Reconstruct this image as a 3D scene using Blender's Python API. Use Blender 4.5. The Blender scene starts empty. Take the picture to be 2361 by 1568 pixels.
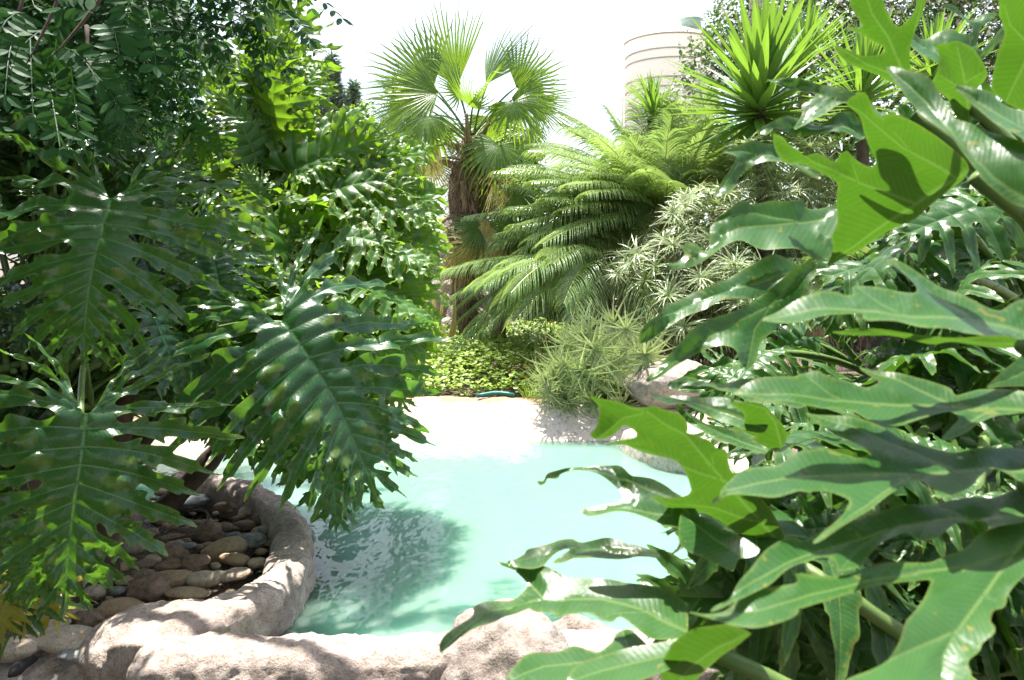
import bpy, bmesh, math, random
import numpy as np
from mathutils import Vector, Matrix, noise
from mathutils.kdtree import KDTree
from mathutils.geometry import delaunay_2d_cdt

random.seed(7)
rng = np.random.default_rng(7)
S = bpy.context.scene
COL = S.collection
PI = math.pi
R = math.radians

# ------------------------------------------------------------------ camera
W0, H0 = 2361.0, 1568.0           # frame the photo was measured in
LENS = 28.0
F = W0 / 36.0 * LENS
PITCH = R(5.72)
CAM = Vector((0, 0, 1.6))
cam_d = bpy.data.cameras.new('camera')
cam = bpy.data.objects.new('camera', cam_d)
COL.objects.link(cam)
cam.location = CAM
cam.rotation_euler = (R(90) - PITCH, 0, 0)
cam_d.lens = LENS
cam_d.sensor_width = 36
cam_d.clip_start = 0.02
cam_d.clip_end = 2000
cam_d.dof.use_dof = True
cam_d.dof.focus_distance = 3.4
cam_d.dof.aperture_fstop = 9.0
S.camera = cam
cP, sP = math.cos(PITCH), math.sin(PITCH)


def at(px, py, d):
    """point in the world at forward distance d (metres along +Y) on the sight line of a measured pixel"""
    u, v = (px - W0 / 2) / F, -(py - H0 / 2) / F
    x, y, z = u, cP + v * sP, v * cP - sP
    k = d / y
    return Vector((x * k, d, CAM.z + z * k))


def proj(p):
    v = Vector(p) - CAM
    f_, u_ = v.y * cP - v.z * sP, v.y * sP + v.z * cP
    if f_ < .05: return None
    return W0 / 2 + F * v.x / f_, H0 / 2 - F * u_ / f_


def on(px, py, z):
    u, v = (px - W0 / 2) / F, -(py - H0 / 2) / F
    x, y, zz = u, cP + v * sP, v * cP - sP
    k = (z - CAM.z) / zz
    return Vector((x * k, y * k, z))


# ------------------------------------------------------------------ light
SUN_EL, SUN_AZ = R(74), R(-18)    # azimuth from +Y, negative to the left
sdir = Vector((math.sin(SUN_AZ) * math.cos(SUN_EL), math.cos(SUN_AZ) * math.cos(SUN_EL), math.sin(SUN_EL)))
sun_d = bpy.data.lights.new('sun', 'SUN')
sun_d.energy = 5.0
sun_d.angle = R(0.53)
sun_d.color = (1.0, 0.965, 0.90)
sun = bpy.data.objects.new('sun', sun_d)
COL.objects.link(sun)
sun.rotation_euler = (-sdir).to_track_quat('-Z', 'Y').to_euler()
w = bpy.data.worlds.new('World')
S.world = w
w.use_nodes = True
nt = w.node_tree
nt.nodes.clear()
sky = nt.nodes.new('ShaderNodeTexSky')
sky.sky_type = 'NISHITA'
sky.sun_disc = False
sky.sun_elevation = SUN_EL
sky.sun_rotation = SUN_AZ
sky.dust_density = 2.5
sky.air_density = 1.0
bg = nt.nodes.new('ShaderNodeBackground')
bg.inputs['Strength'].default_value = 0.15
wo = nt.nodes.new('ShaderNodeOutputWorld')
# thin bright cloud veil over the blue
tc = nt.nodes.new('ShaderNodeTexCoord')
nz = nt.nodes.new('ShaderNodeTexNoise')
nz.inputs['Scale'].default_value = 1.6
nz.inputs['Detail'].default_value = 6
rp = nt.nodes.new('ShaderNodeValToRGB')
rp.color_ramp.elements[0].position = 0.36
rp.color_ramp.elements[1].position = 0.66
mx = nt.nodes.new('ShaderNodeMix')
mx.data_type = 'RGBA'
[q for q in mx.inputs if q.name == 'B' and q.enabled][0].default_value = (3.6, 3.75, 3.95, 1)
nt.links.new(tc.outputs['Generated'], nz.inputs['Vector'])
nt.links.new(nz.outputs['Fac'], rp.inputs['Fac'])
nt.links.new(rp.outputs['Color'], [q for q in mx.inputs if q.name == 'Factor' and q.enabled][0])
nt.links.new(sky.outputs['Color'], [q for q in mx.inputs if q.name == 'A' and q.enabled][0])
nt.links.new([q for q in mx.outputs if q.enabled][0], bg.inputs['Color'])
nt.links.new(bg.outputs['Background'], wo.inputs['Surface'])

S.view_settings.view_transform = 'Standard'
S.view_settings.look = 'None'
S.view_settings.exposure = 1.55
S.view_settings.gamma = 1.0
S.view_settings.use_curve_mapping = False
S.render.engine = 'CYCLES'
S.cycles.use_denoising = True
S.cycles.max_bounces = 8
S.cycles.diffuse_bounces = 4
S.cycles.glossy_bounces = 3
S.cycles.transmission_bounces = 6
S.cycles.transparent_max_bounces = 8
S.cycles.caustics_reflective = False
S.cycles.caustics_refractive = False
S.cycles.sample_clamp_indirect = 8.0


# ------------------------------------------------------------------ object helpers
def tag(o, label=None, cat=None, group=None, kind=None):
    if label: o['label'] = label
    if cat: o['category'] = cat
    if group: o['group'] = group
    if kind: o['kind'] = kind
    return o


def empty(name, loc, label, cat, group=None):
    o = bpy.data.objects.new(name, None)
    COL.objects.link(o)
    o.location = loc
    o.empty_display_size = 0.1
    return tag(o, label, cat, group)


def link(name, me, mat=None, parent=None, smooth=True, mw=None):
    o = bpy.data.objects.new(name, me)
    COL.objects.link(o)
    if mat is not None and len(me.materials) == 0:
        for m in (mat if isinstance(mat, (list, tuple)) else [mat]):
            me.materials.append(m)
    elif mat is not None and not isinstance(mat, (list, tuple)) and me.materials[0] != mat:
        o.material_slots[0].link = 'OBJECT'
        o.material_slots[0].material = mat
    if smooth:
        me.polygons.foreach_set('use_smooth', np.ones(len(me.polygons), dtype=bool))
    if parent is not None:
        o.parent = parent
    if mw is not None:
        o.matrix_local = (parent_inv(parent) @ mw) if parent is not None else mw
    return o


def parent_inv(p):
    m = Matrix.Identity(4)
    chain = []
    while p is not None:
        chain.append(p.matrix_basis.copy())
        p = p.parent
    for c in reversed(chain):
        m = m @ c
    return m.inverted()


def mesh(name, V, Fc, attrs=None):
    me = bpy.data.meshes.new(name)
    me.from_pydata([tuple(v) for v in V], [], [tuple(int(i) for i in f) for f in Fc])
    if attrs:
        for k, a in attrs.items():
            at_ = me.attributes.new(k, 'FLOAT', 'POINT')
            at_.data.foreach_set('value', np.asarray(a, dtype=np.float32))
    me.update()
    return me


class MB:
    """collects geometry in world space"""
    def __init__(self):
        self.V, self.F, self.A = [], [], []

    def add(self, V, Fc, a=0.0):
        n = len(self.V)
        self.V += [tuple(v) for v in V]
        self.F += [tuple(i + n for i in f) for f in Fc]
        self.A += (list(a) if hasattr(a, '__len__') else [a] * len(V))

    def tube(self, pts, rads, n=8, a=0.0, cap=True):
        pts = [Vector(p) for p in pts]
        V, Fc = [], []
        up = Vector((0.13, 0.21, 0.97))
        for i, p in enumerate(pts):
            t = (pts[min(i + 1, len(pts) - 1)] - pts[max(i - 1, 0)]).normalized()
            s = t.cross(up)
            if s.length < 1e-3: s = t.cross(Vector((1, 0, 0)))
            s.normalize()
            q = s.cross(t)
            r = rads[i] if hasattr(rads, '__len__') else rads
            for k in range(n):
                an = 2 * PI * k / n
                V.append(p + s * (r * math.cos(an)) + q * (r * math.sin(an)))
        for i in range(len(pts) - 1):
            for k in range(n):
                k2 = (k + 1) % n
                Fc.append((i * n + k, i * n + k2, (i + 1) * n + k2, (i + 1) * n + k))
        if cap:
            Fc.append(tuple(range(n))[::-1])
            Fc.append(tuple((len(pts) - 1) * n + k for k in range(n)))
        self.add(V, Fc, a)

    def strip(self, pts, side, widths, fold=0.0, nrm=None, a=0.0):
        """blade: two quads across with a fold"""
        V, Fc = [], []
        for i, p in enumerate(pts):
            s = side[i] if isinstance(side, list) else side
            wd = widths[i]
            nn = nrm[i] if isinstance(nrm, list) else (nrm or Vector((0, 0, 1)))
            V += [p - s * wd + nn * (fold * wd), p, p + s * wd + nn * (fold * wd)]
        for i in range(len(pts) - 1):
            b = i * 3
            Fc += [(b, b + 1, b + 4, b + 3), (b + 1, b + 2, b + 5, b + 4)]
        self.add(V, Fc, a)

    def build(self, name, mat, parent=None, smooth=True, origin=None, attr='tone'):
        V = self.V
        if origin is not None:
            V = [(v[0] - origin[0], v[1] - origin[1], v[2] - origin[2]) for v in V]
        me = mesh(name, V, self.F, {attr: self.A})
        o = link(name, me, mat, None, smooth)
        if origin is not None: o.location = origin
        if parent is not None:
            o.parent = parent
            o.matrix_local = parent_inv(parent) @ Matrix.Translation(origin if origin is not None else (0, 0, 0))
        return o


def bez(p0, p1, p2, n):
    p0, p1, p2 = Vector(p0), Vector(p1), Vector(p2)
    return [p0 * (1 - t) ** 2 + p1 * (2 * t * (1 - t)) + p2 * t * t for t in [i / (n - 1) for i in range(n)]]


# ------------------------------------------------------------------ materials
def newmat(name):
    m = bpy.data.materials.new(name)
    m.use_nodes = True
    m.node_tree.nodes.clear()
    return m, m.node_tree


def N(t, typ, **kw):
    n = t.nodes.new(typ)
    for k, v in kw.items():
        if k in n.inputs: n.inputs[k].default_value = v
        else: setattr(n, k, v)
    return n


def mixc(t, fac, a, b, typ='MIX'):
    n = t.nodes.new('ShaderNodeMix')
    n.data_type = 'RGBA'
    n.blend_type = typ
    for sock, v in (('Factor', fac), ('A', a), ('B', b)):
        i = [s for s in n.inputs if s.name == sock and s.enabled][0]
        if hasattr(v, 'is_output') or isinstance(v, bpy.types.NodeSocket): t.links.new(v, i)
        elif isinstance(v, (tuple, list)): i.default_value = (*v, 1) if len(v) == 3 else v
        else: i.default_value = v
    return [s for s in n.outputs if s.enabled][0]


def ramp(t, fac, stops):
    n = t.nodes.new('ShaderNodeValToRGB')
    e = n.color_ramp.elements
    while len(e) < len(stops): e.new(0.5)
    for i, (p, c) in enumerate(stops):
        e[i].position = p
        e[i].color = (*c, 1) if len(c) == 3 else c
    t.links.new(fac, n.inputs['Fac'])
    return n.outputs['Color']


def math_(t, op, a, b=None):
    n = t.nodes.new('ShaderNodeMath')
    n.operation = op
    for i, v in enumerate((a, b)):
        if v is None: continue
        if isinstance(v, bpy.types.NodeSocket): t.links.new(v, n.inputs[i])
        else: n.inputs[i].default_value = v
    return n.outputs[0]


def leafmat(name, c1, c2, back, vein, edge, trans_c, trans=0.3, rough=0.33, spec=0.5, nscale=9.0, spots=0.0, bump=0.25):
    m, t = newmat(name)
    out = N(t, 'ShaderNodeOutputMaterial')
    oi = N(t, 'ShaderNodeObjectInfo')
    tcn = N(t, 'ShaderNodeTexCoord')
    nz = N(t, 'ShaderNodeTexNoise', Scale=nscale, Detail=5.0, Roughness=0.6)
    t.links.new(tcn.outputs['Object'], nz.inputs['Vector'])
    a_v = N(t, 'ShaderNodeAttribute', attribute_name='vein')
    a_e = N(t, 'ShaderNodeAttribute', attribute_name='edge')
    a_t = N(t, 'ShaderNodeAttribute', attribute_name='tone')
    f = math_(t, 'ADD', math_(t, 'MULTIPLY', oi.outputs['Random'], 0.6), math_(t, 'MULTIPLY', nz.outputs['Fac'], 0.6))
    f = math_(t, 'ADD', math_(t, 'SUBTRACT', f, 0.2), a_t.outputs['Fac'])
    col = mixc(t, f, c1, c2)
    if spots:
        n2 = N(t, 'ShaderNodeTexNoise', Scale=70.0, Detail=2.0)
        t.links.new(tcn.outputs['Object'], n2.inputs['Vector'])
        sp = ramp(t, n2.outputs['Fac'], [(0.68, (0, 0, 0)), (0.71, (1, 1, 1))])
        col = mixc(t, math_(t, 'MULTIPLY', sp, spots), col, (0.33, 0.26, 0.03))
    geo = N(t, 'ShaderNodeNewGeometry')
    col = mixc(t, math_(t, 'MULTIPLY', geo.outputs['Backfacing'], 0.75), col, back)
    n5 = N(t, 'ShaderNodeTexNoise', Scale=21.0, Detail=3.0)
    t.links.new(tcn.outputs['Object'], n5.inputs['Vector'])
    ecol = mixc(t, ramp(t, n5.outputs['Fac'], [(0.58, (0, 0, 0)), (0.66, (1, 1, 1))]), edge, (0.16, 0.09, 0.03))
    col = mixc(t, a_e.outputs['Fac'], col, ecol)
    a_r = N(t, 'ShaderNodeAttribute', attribute_name='rib')
    rb = math_(t, 'ABSOLUTE', math_(t, 'SINE', math_(t, 'ADD', math_(t, 'MULTIPLY', a_r.outputs['Fac'], 3.14159), math_(t, 'MULTIPLY', nz.outputs['Fac'], 2.0))))
    rb = math_(t, 'POWER', rb, 0.5)
    col = mixc(t, math_(t, 'MULTIPLY', math_(t, 'SUBTRACT', 1.0, rb), 0.30), col, vein)
    n6 = N(t, 'ShaderNodeTexNoise', Scale=5.0, Detail=6.0, Roughness=0.7)
    t.links.new(tcn.outputs['Object'], n6.inputs['Vector'])
    col = mixc(t, 1.0, col, ramp(t, n6.outputs['Fac'], [(0.3, (.66, .72, .66)), (0.7, (1.25, 1.15, 1.2))]), 'MULTIPLY')
    col = mixc(t, a_v.outputs['Fac'], col, vein)
    bsdf = N(t, 'ShaderNodeBsdfPrincipled')
    t.links.new(col, bsdf.inputs['Base Color'])
    rr = math_(t, 'ADD', math_(t, 'MULTIPLY', nz.outputs['Fac'], 0.2), rough - 0.1)
    rr = math_(t, 'ADD', rr, math_(t, 'MULTIPLY', geo.outputs['Backfacing'], 0.2))
    t.links.new(rr, bsdf.inputs['Roughness'])
    bsdf.inputs['Specular IOR Level'].default_value = spec
    n3 = N(t, 'ShaderNodeTexNoise', Scale=38.0, Detail=3.0)
    t.links.new(tcn.outputs['Object'], n3.inputs['Vector'])
    bp = N(t, 'ShaderNodeBump', Strength=bump, Distance=0.006)
    t.links.new(math_(t, 'ADD', n3.outputs['Fac'], math_(t, 'MULTIPLY', rb, 0.13)), bp.inputs['Height'])
    t.links.new(bp.outputs['Normal'], bsdf.inputs['Normal'])
    tr = N(t, 'ShaderNodeBsdfTranslucent')
    tcx = mixc(t, 0.55, col, trans_c)
    t.links.new(tcx, tr.inputs['Color'])
    mxs = N(t, 'ShaderNodeMixShader', Fac=trans)
    t.links.new(bsdf.outputs[0], mxs.inputs[1])
    t.links.new(tr.outputs[0], mxs.inputs[2])
    t.links.new(mxs.outputs[0], out.inputs['Surface'])
    return m


def rockmat(name, cols, scale=3.0, bump=0.5, fine=28.0, rough=0.85, stain=(0.16, 0.12, 0.10), stain_amt=0.5, top=None):
    m, t = newmat(name)
    out = N(t, 'ShaderNodeOutputMaterial')
    tcn = N(t, 'ShaderNodeTexCoord')
    oi = N(t, 'ShaderNodeObjectInfo')
    off = N(t, 'ShaderNodeVectorMath', operation='ADD')
    t.links.new(tcn.outputs['Object'], off.inputs[0])
    cx = N(t, 'ShaderNodeCombineXYZ')
    t.links.new(math_(t, 'MULTIPLY', oi.outputs['Random'], 37.0), cx.inputs[0])
    t.links.new(cx.outputs[0], off.inputs[1])
    n1 = N(t, 'ShaderNodeTexNoise', Scale=scale, Detail=8.0, Roughness=0.62)
    n2 = N(t, 'ShaderNodeTexNoise', Scale=fine, Detail=6.0, Roughness=0.7)
    n3 = N(t, 'ShaderNodeTexNoise', Scale=scale * 2.7, Detail=5.0)
    vo = N(t, 'ShaderNodeTexVoronoi', Scale=fine * 0.35, feature='DISTANCE_TO_EDGE')
    for n in (n1, n2, n3, vo): t.links.new(off.outputs[0], n.inputs['Vector'])
    k = len(cols)
    col = ramp(t, n1.outputs['Fac'], [(0.3 + 0.4 * i / (k - 1), c) for i, c in enumerate(cols)])
    sp = ramp(t, n2.outputs['Fac'], [(0.36, (0, 0, 0)), (0.52, (1, 1, 1))])
    col = mixc(t, 0.35, col, sp, 'MULTIPLY')
    st = ramp(t, n3.outputs['Fac'], [(0.52, (0, 0, 0)), (0.66, (1, 1, 1))])
    col = mixc(t, math_(t, 'MULTIPLY', st, stain_amt), col, stain)
    n4 = N(t, 'ShaderNodeTexNoise', Scale=fine * 3.5, Detail=4.0, Roughness=0.75)
    t.links.new(off.outputs[0], n4.inputs['Vector'])
    col = mixc(t, 0.5, col, ramp(t, n4.outputs['Fac'], [(0.38, (.35, .32, .30)), (0.5, (1, 1, 1))]), 'MULTIPLY')
    if top:
        sx = N(t, 'ShaderNodeSeparateXYZ')
        t.links.new(tcn.outputs['Object'], sx.inputs[0])
        zz = math_(t, 'ADD', sx.outputs[2], math_(t, 'MULTIPLY', n3.outputs['Fac'], 0.10))
        col = mixc(t, ramp(t, zz, [(top[0], (0, 0, 0)), (top[0] + .03, (1, 1, 1))]), col, top[1])
    b = N(t, 'ShaderNodeBsdfPrincipled', Roughness=rough)
    b.inputs['Specular IOR Level'].default_value = 0.3
    t.links.new(col, b.inputs['Base Color'])
    h = math_(t, 'ADD', math_(t, 'ADD', math_(t, 'MULTIPLY', n2.outputs['Fac'], 0.5), n1.outputs['Fac']), math_(t, 'MULTIPLY', n4.outputs['Fac'], 0.22))
    bp = N(t, 'ShaderNodeBump', Strength=bump, Distance=0.03)
    t.links.new(h, bp.inputs['Height'])
    t.links.new(bp.outputs['Normal'], b.inputs['Normal'])
    t.links.new(b.outputs[0], out.inputs['Surface'])
    return m


def plainmat(name, c, rough=0.6, c2=None, scale=12.0, bump=0.2, spec=0.4):
    m, t = newmat(name)
    out = N(t, 'ShaderNodeOutputMaterial')
    tcn = N(t, 'ShaderNodeTexCoord')
    n1 = N(t, 'ShaderNodeTexNoise', Scale=scale, Detail=6.0)
    t.links.new(tcn.outputs['Object'], n1.inputs['Vector'])
    col = ramp(t, n1.outputs['Fac'], [(0.3, c), (0.7, c2 or tuple(x * 0.7 for x in c))])
    b = N(t, 'ShaderNodeBsdfPrincipled', Roughness=rough)
    b.inputs['Specular IOR Level'].default_value = spec
    t.links.new(col, b.inputs['Base Color'])
    bp = N(t, 'ShaderNodeBump', Strength=bump, Distance=0.01)
    t.links.new(n1.outputs['Fac'], bp.inputs['Height'])
    t.links.new(bp.outputs['Normal'], b.inputs['Normal'])
    t.links.new(b.outputs[0], out.inputs['Surface'])
    return m


M = {}
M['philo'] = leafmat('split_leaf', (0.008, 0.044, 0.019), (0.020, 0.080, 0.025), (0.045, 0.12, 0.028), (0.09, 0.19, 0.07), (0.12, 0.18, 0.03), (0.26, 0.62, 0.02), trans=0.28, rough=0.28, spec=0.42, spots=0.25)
M['philo_sunlit'] = leafmat('sunlit_split_leaf', (0.030, 0.105, 0.018), (0.060, 0.165, 0.028), (0.07, 0.16, 0.02), (0.16, 0.26, 0.06), (0.22, 0.26, 0.04), (0.40, 0.72, 0.02), trans=0.40, rough=0.38, spec=0.28, spots=0.2)  # lit copy of the split leaf: sunlight painted in as a lighter, yellower tone
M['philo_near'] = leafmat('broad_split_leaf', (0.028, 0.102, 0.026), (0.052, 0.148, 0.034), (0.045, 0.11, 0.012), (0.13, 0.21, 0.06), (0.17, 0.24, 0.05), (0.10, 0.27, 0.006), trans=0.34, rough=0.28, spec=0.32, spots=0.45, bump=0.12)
M['petiole'] = plainmat('petiole', (0.13, 0.20, 0.05), 0.45, (0.08, 0.14, 0.03), 20)
M['yellowed'] = leafmat('yellowed_leaf', (0.30, 0.27, 0.03), (0.12, 0.22, 0.03), (0.3, 0.3, 0.06), (0.35, 0.33, 0.10), (0.3, 0.18, 0.04), (0.6, 0.5, 0.03), trans=0.35)
M['fan'] = leafmat('fan_palm_leaf', (0.055, 0.13, 0.025), (0.11, 0.20, 0.035), (0.10, 0.18, 0.05), (0.2, 0.26, 0.06), (0.2, 0.26, 0.05), (0.45, 0.70, 0.03), trans=0.38, rough=0.38)
M['dry_fan'] = leafmat('dry_palm_leaf', (0.55, 0.45, 0.20), (0.42, 0.36, 0.12), (0.5, 0.42, 0.22), (0.5, 0.4, 0.2), (0.5, 0.4, 0.2), (0.7, 0.55, 0.15), trans=0.3, rough=0.6)
M['feather'] = leafmat('feather_palm_leaf', (0.18, 0.31, 0.12), (0.33, 0.44, 0.19), (0.25, 0.35, 0.15), (0.40, 0.36, 0.08), (0.1, 0.2, 0.04), (0.55, 0.75, 0.12), trans=0.36, rough=0.24, spec=0.8)
M['yucca'] = leafmat('yucca_leaf', (0.06, 0.17, 0.03), (0.11, 0.25, 0.04), (0.09, 0.2, 0.04), (0.2, 0.3, 0.05), (0.2, 0.3, 0.05), (0.45, 0.75, 0.05), trans=0.3, rough=0.33)
M['sedge'] = leafmat('sedge_leaf', (0.22, 0.30, 0.12), (0.36, 0.41, 0.22), (0.3, 0.36, 0.2), (0.2, 0.3, 0.1), (0.2, 0.3, 0.1), (0.5, 0.65, 0.15), trans=0.28, rough=0.35, spec=0.6)
M['pinnate'] = leafmat('pinnate_leaflet', (0.018, 0.070, 0.022), (0.032, 0.11, 0.034), (0.03, 0.085, 0.03), (0.05, 0.13, 0.04), (0.05, 0.13, 0.04), (0.14, 0.36, 0.04), trans=0.2, rough=0.5, spec=0.12)
M['crown'] = leafmat('tree_leaf', (0.03, 0.085, 0.025), (0.05, 0.12, 0.03), (0.06, 0.12, 0.04), (0.1, 0.2, 0.08), (0.1, 0.2, 0.08), (0.2, 0.42, 0.05), trans=0.22, rough=0.5)
M['shrub'] = leafmat('shrub_leaf', (0.03, 0.085, 0.025), (0.09, 0.16, 0.04), (0.06, 0.12, 0.04), (0.1, 0.2, 0.08), (0.1, 0.2, 0.08), (0.25, 0.45, 0.05), trans=0.2, rough=0.4)
M['cover'] = leafmat('groundcover_leaf', (0.22, 0.36, 0.05), (0.38, 0.48, 0.10), (0.25, 0.36, 0.07), (0.2, 0.3, 0.08), (0.1, 0.2, 0.08), (0.5, 0.7, 0.05), trans=0.3, rough=0.5)
M['conifer'] = leafmat('hazy_conifer_leaf', (0.17, 0.25, 0.18), (0.26, 0.34, 0.26), (0.2, 0.28, 0.2), (0.1, 0.2, 0.08), (0.1, 0.2, 0.08), (0.15, 0.3, 0.1), trans=0.15, rough=0.6)  # distance haze painted into the leaf colour as a pale blue-green
M['bark'] = plainmat('bark', (0.11, 0.08, 0.055), 0.9, (0.045, 0.032, 0.022), 14, 0.8)
M['palm_bark'] = plainmat('palm_fibre', (0.33, 0.22, 0.15), 0.95, (0.13, 0.085, 0.06), 30, 0.9)
M['fibre'] = plainmat('fibre', (0.36, 0.25, 0.16), 0.9, (0.16, 0.10, 0.065), 9, 0.3)
M['stem'] = plainmat('sedge_stem', (0.13, 0.20, 0.05), 0.5, (0.09, 0.14, 0.04), 6)
M['rim'] = rockmat('cast_stone', [(0.40, 0.31, 0.26), (0.50, 0.41, 0.35), (0.57, 0.49, 0.43)], 2.2, 0.9, 30, 0.9, (0.17, 0.115, 0.095), 0.45)
M['boulder'] = rockmat('boulder', [(0.21, 0.175, 0.15), (0.37, 0.33, 0.29), (0.31, 0.255, 0.215), (0.44, 0.40, 0.35)], 3.4, 0.8, 24, 0.88, (0.19, 0.14, 0.12), 0.5)
M['grey_rock'] = rockmat('grey_rock', [(0.36, 0.33, 0.30), (0.50, 0.44, 0.38), (0.55, 0.46, 0.38)], 3.0, 0.8, 18, 0.9, (0.2, 0.15, 0.12), 0.5)
PEB = [rockmat('pebble_tan', [(0.34, 0.235, 0.14), (0.45, 0.33, 0.22)], 4, 0.15, 40, 0.7, (0.25, 0.15, 0.08), 0.4),
       rockmat('pebble_brown', [(0.20, 0.135, 0.095), (0.32, 0.22, 0.16)], 5, 0.25, 40, 0.8, (0.14, 0.09, 0.06), 0.4),
       rockmat('pebble_cream', [(0.45, 0.36, 0.27), (0.55, 0.46, 0.36)], 4, 0.15, 40, 0.7, (0.3, 0.2, 0.12), 0.3),
       rockmat('pebble_grey', [(0.20, 0.21, 0.21), (0.34, 0.34, 0.33)], 5, 0.2, 40, 0.75, (0.12, 0.12, 0.12), 0.4)]

# ground
m, t = newmat('soil')
out = N(t, 'ShaderNodeOutputMaterial')
tcn = N(t, 'ShaderNodeTexCoord')
n1 = N(t, 'ShaderNodeTexNoise', Scale=2.3, Detail=8.0)
n2 = N(t, 'ShaderNodeTexNoise', Scale=60.0, Detail=5.0)
for n in (n1, n2): t.links.new(tcn.outputs['Object'], n.inputs['Vector'])
c = ramp(t, n1.outputs['Fac'], [(0.35, (0.10, 0.07, 0.05)), (0.65, (0.22, 0.17, 0.13))])
c = mixc(t, 0.6, c, ramp(t, n2.outputs['Fac'], [(0.35, (0.25, 0.22, 0.2)), (0.65, (1, 1, 1))]), 'MULTIPLY')
b = N(t, 'ShaderNodeBsdfPrincipled', Roughness=0.95)
t.links.new(c, b.inputs['Base Color'])
bp = N(t, 'ShaderNodeBump', Strength=0.7, Distance=0.02)
t.links.new(n2.outputs['Fac'], bp.inputs['Height'])
t.links.new(bp.outputs['Normal'], b.inputs['Normal'])
t.links.new(b.outputs[0], out.inputs['Surface'])
M['soil'] = m

# milky turquoise water, clear only where it is shallow
m, t = newmat('pool_water')
out = N(t, 'ShaderNodeOutputMaterial')
tcn = N(t, 'ShaderNodeTexCoord')
mp = N(t, 'ShaderNodeMapping')
mp.inputs['Scale'].default_value = (1.0, 0.55, 1.0)
t.links.new(tcn.outputs['Object'], mp.inputs['Vector'])
n1 = N(t, 'ShaderNodeTexNoise', Scale=3.2, Detail=3.0, Roughness=0.5)
n2 = N(t, 'ShaderNodeTexNoise', Scale=14.0, Detail=2.0)
for n in (n1, n2): t.links.new(mp.outputs[0], n.inputs['Vector'])
h = math_(t, 'ADD', n1.outputs['Fac'], math_(t, 'MULTIPLY', n2.outputs['Fac'], 0.22))
bp = N(t, 'ShaderNodeBump', Strength=0.3, Distance=0.05)
t.links.new(h, bp.inputs['Height'])
ad = N(t, 'ShaderNodeAttribute', attribute_name='depth')
milk = N(t, 'ShaderNodeBsdfPrincipled', Roughness=1.0)
milk.subsurface_method = 'BURLEY'
milk.inputs['Base Color'].default_value = (0.142, 0.272, 0.206, 1)
milk.inputs['Specular IOR Level'].default_value = 0.0
milk.inputs['Subsurface Weight'].default_value = 1.0
milk.inputs['Subsurface Radius'].default_value = (0.5, 1.0, 0.85)
milk.inputs['Subsurface Scale'].default_value = 0.28
tr = N(t, 'ShaderNodeBsdfTransparent')
tr.inputs['Color'].default_value = (0.80, 0.93, 0.88, 1)
body = N(t, 'ShaderNodeMixShader')
t.links.new(ramp(t, ad.outputs['Fac'], [(0.0, (0.12, 0.12, 0.12)), (0.28, (1, 1, 1))]), body.inputs[0])
t.links.new(tr.outputs[0], body.inputs[1])
t.links.new(milk.outputs[0], body.inputs[2])
gl = N(t, 'ShaderNodeBsdfGlossy', Roughness=0.015)
t.links.new(bp.outputs['Normal'], gl.inputs['Normal'])
fr = N(t, 'ShaderNodeFresnel', IOR=1.36)
t.links.new(bp.outputs['Normal'], fr.inputs['Normal'])
mxs = N(t, 'ShaderNodeMixShader')
t.links.new(fr.outputs[0], mxs.inputs[0])
t.links.new(body.outputs[0], mxs.inputs[1])
t.links.new(gl.outputs[0], mxs.inputs[2])
t.links.new(mxs.outputs[0], out.inputs['Surface'])
M['water'] = m


# ------------------------------------------------------------------ blades built from an outline and its veins
def densify(P, step, smooth=True, closed=True):
    P = np.asarray(P, float)
    if smooth:   # light corner rounding (Chaikin)
        for _ in range(2):
            Q = np.roll(P, -1, 0)
            P = np.stack([P * 0.78 + Q * 0.22, P * 0.22 + Q * 0.78], 1).reshape(-1, 2)
    out = []
    n = len(P)
    for i in range(n if closed else n - 1):
        a, b = P[i], P[(i + 1) % n]
        k = max(1, int(np.linalg.norm(b - a) / step + 0.5))
        for j in range(k): out.append(a + (b - a) * j / k)
    if not closed:
        out.append(P[-1])
        return np.array(out)
    keep, acc = [out[0]], 0.0          # thin out crowded points
    for a, b in zip(out[:-1], out[1:]):
        acc += np.linalg.norm(b - a)
        if acc > step * 0.45:
            keep.append(b)
            acc = 0.0
    return np.array(keep)


def inside(P, poly):
    x, y = P[:, 0], P[:, 1]
    c = np.zeros(len(P), bool)
    j = len(poly) - 1
    for i in range(len(poly)):
        xi, yi = poly[i]
        xj, yj = poly[j]
        if yi != yj:
            k = ((yi > y) != (yj > y)) & (x < (xj - xi) * (y - yi) / (yj - yi) + xi)
            c ^= k
        j = i
    return c


def segdist(P, polyl):
    """distance from points to a polyline"""
    A, B = polyl[:-1], polyl[1:]
    d = np.full(len(P), 1e9)
    for a, b in zip(A, B):
        ab = b - a
        tt = np.clip(((P - a) @ ab) / max(ab @ ab, 1e-12), 0, 1)
        q = a + tt[:, None] * ab
        d = np.minimum(d, np.hypot(P[:, 0] - q[:, 0], P[:, 1] - q[:, 1]))
    return d


def vein_coord(P, veins):
    """distance travelled along the nearest vein, and distance from it"""
    best = np.full(len(P), 1e9); al = np.zeros(len(P))
    for pl, wf in veins:
        pl = np.asarray(pl, float); acc = 0.0
        for a, b in zip(pl[:-1], pl[1:]):
            ab = b - a; l2 = max(ab @ ab, 1e-12); tt = np.clip(((P - a) @ ab) / l2, 0, 1)
            q = a + tt[:, None] * ab
            d = np.hypot(P[:, 0] - q[:, 0], P[:, 1] - q[:, 1])
            k = d < best
            best = np.where(k, d, best); al = np.where(k, acc + tt * math.sqrt(l2), al)
            acc += math.sqrt(l2)
    return al - 0.75 * best


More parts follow.
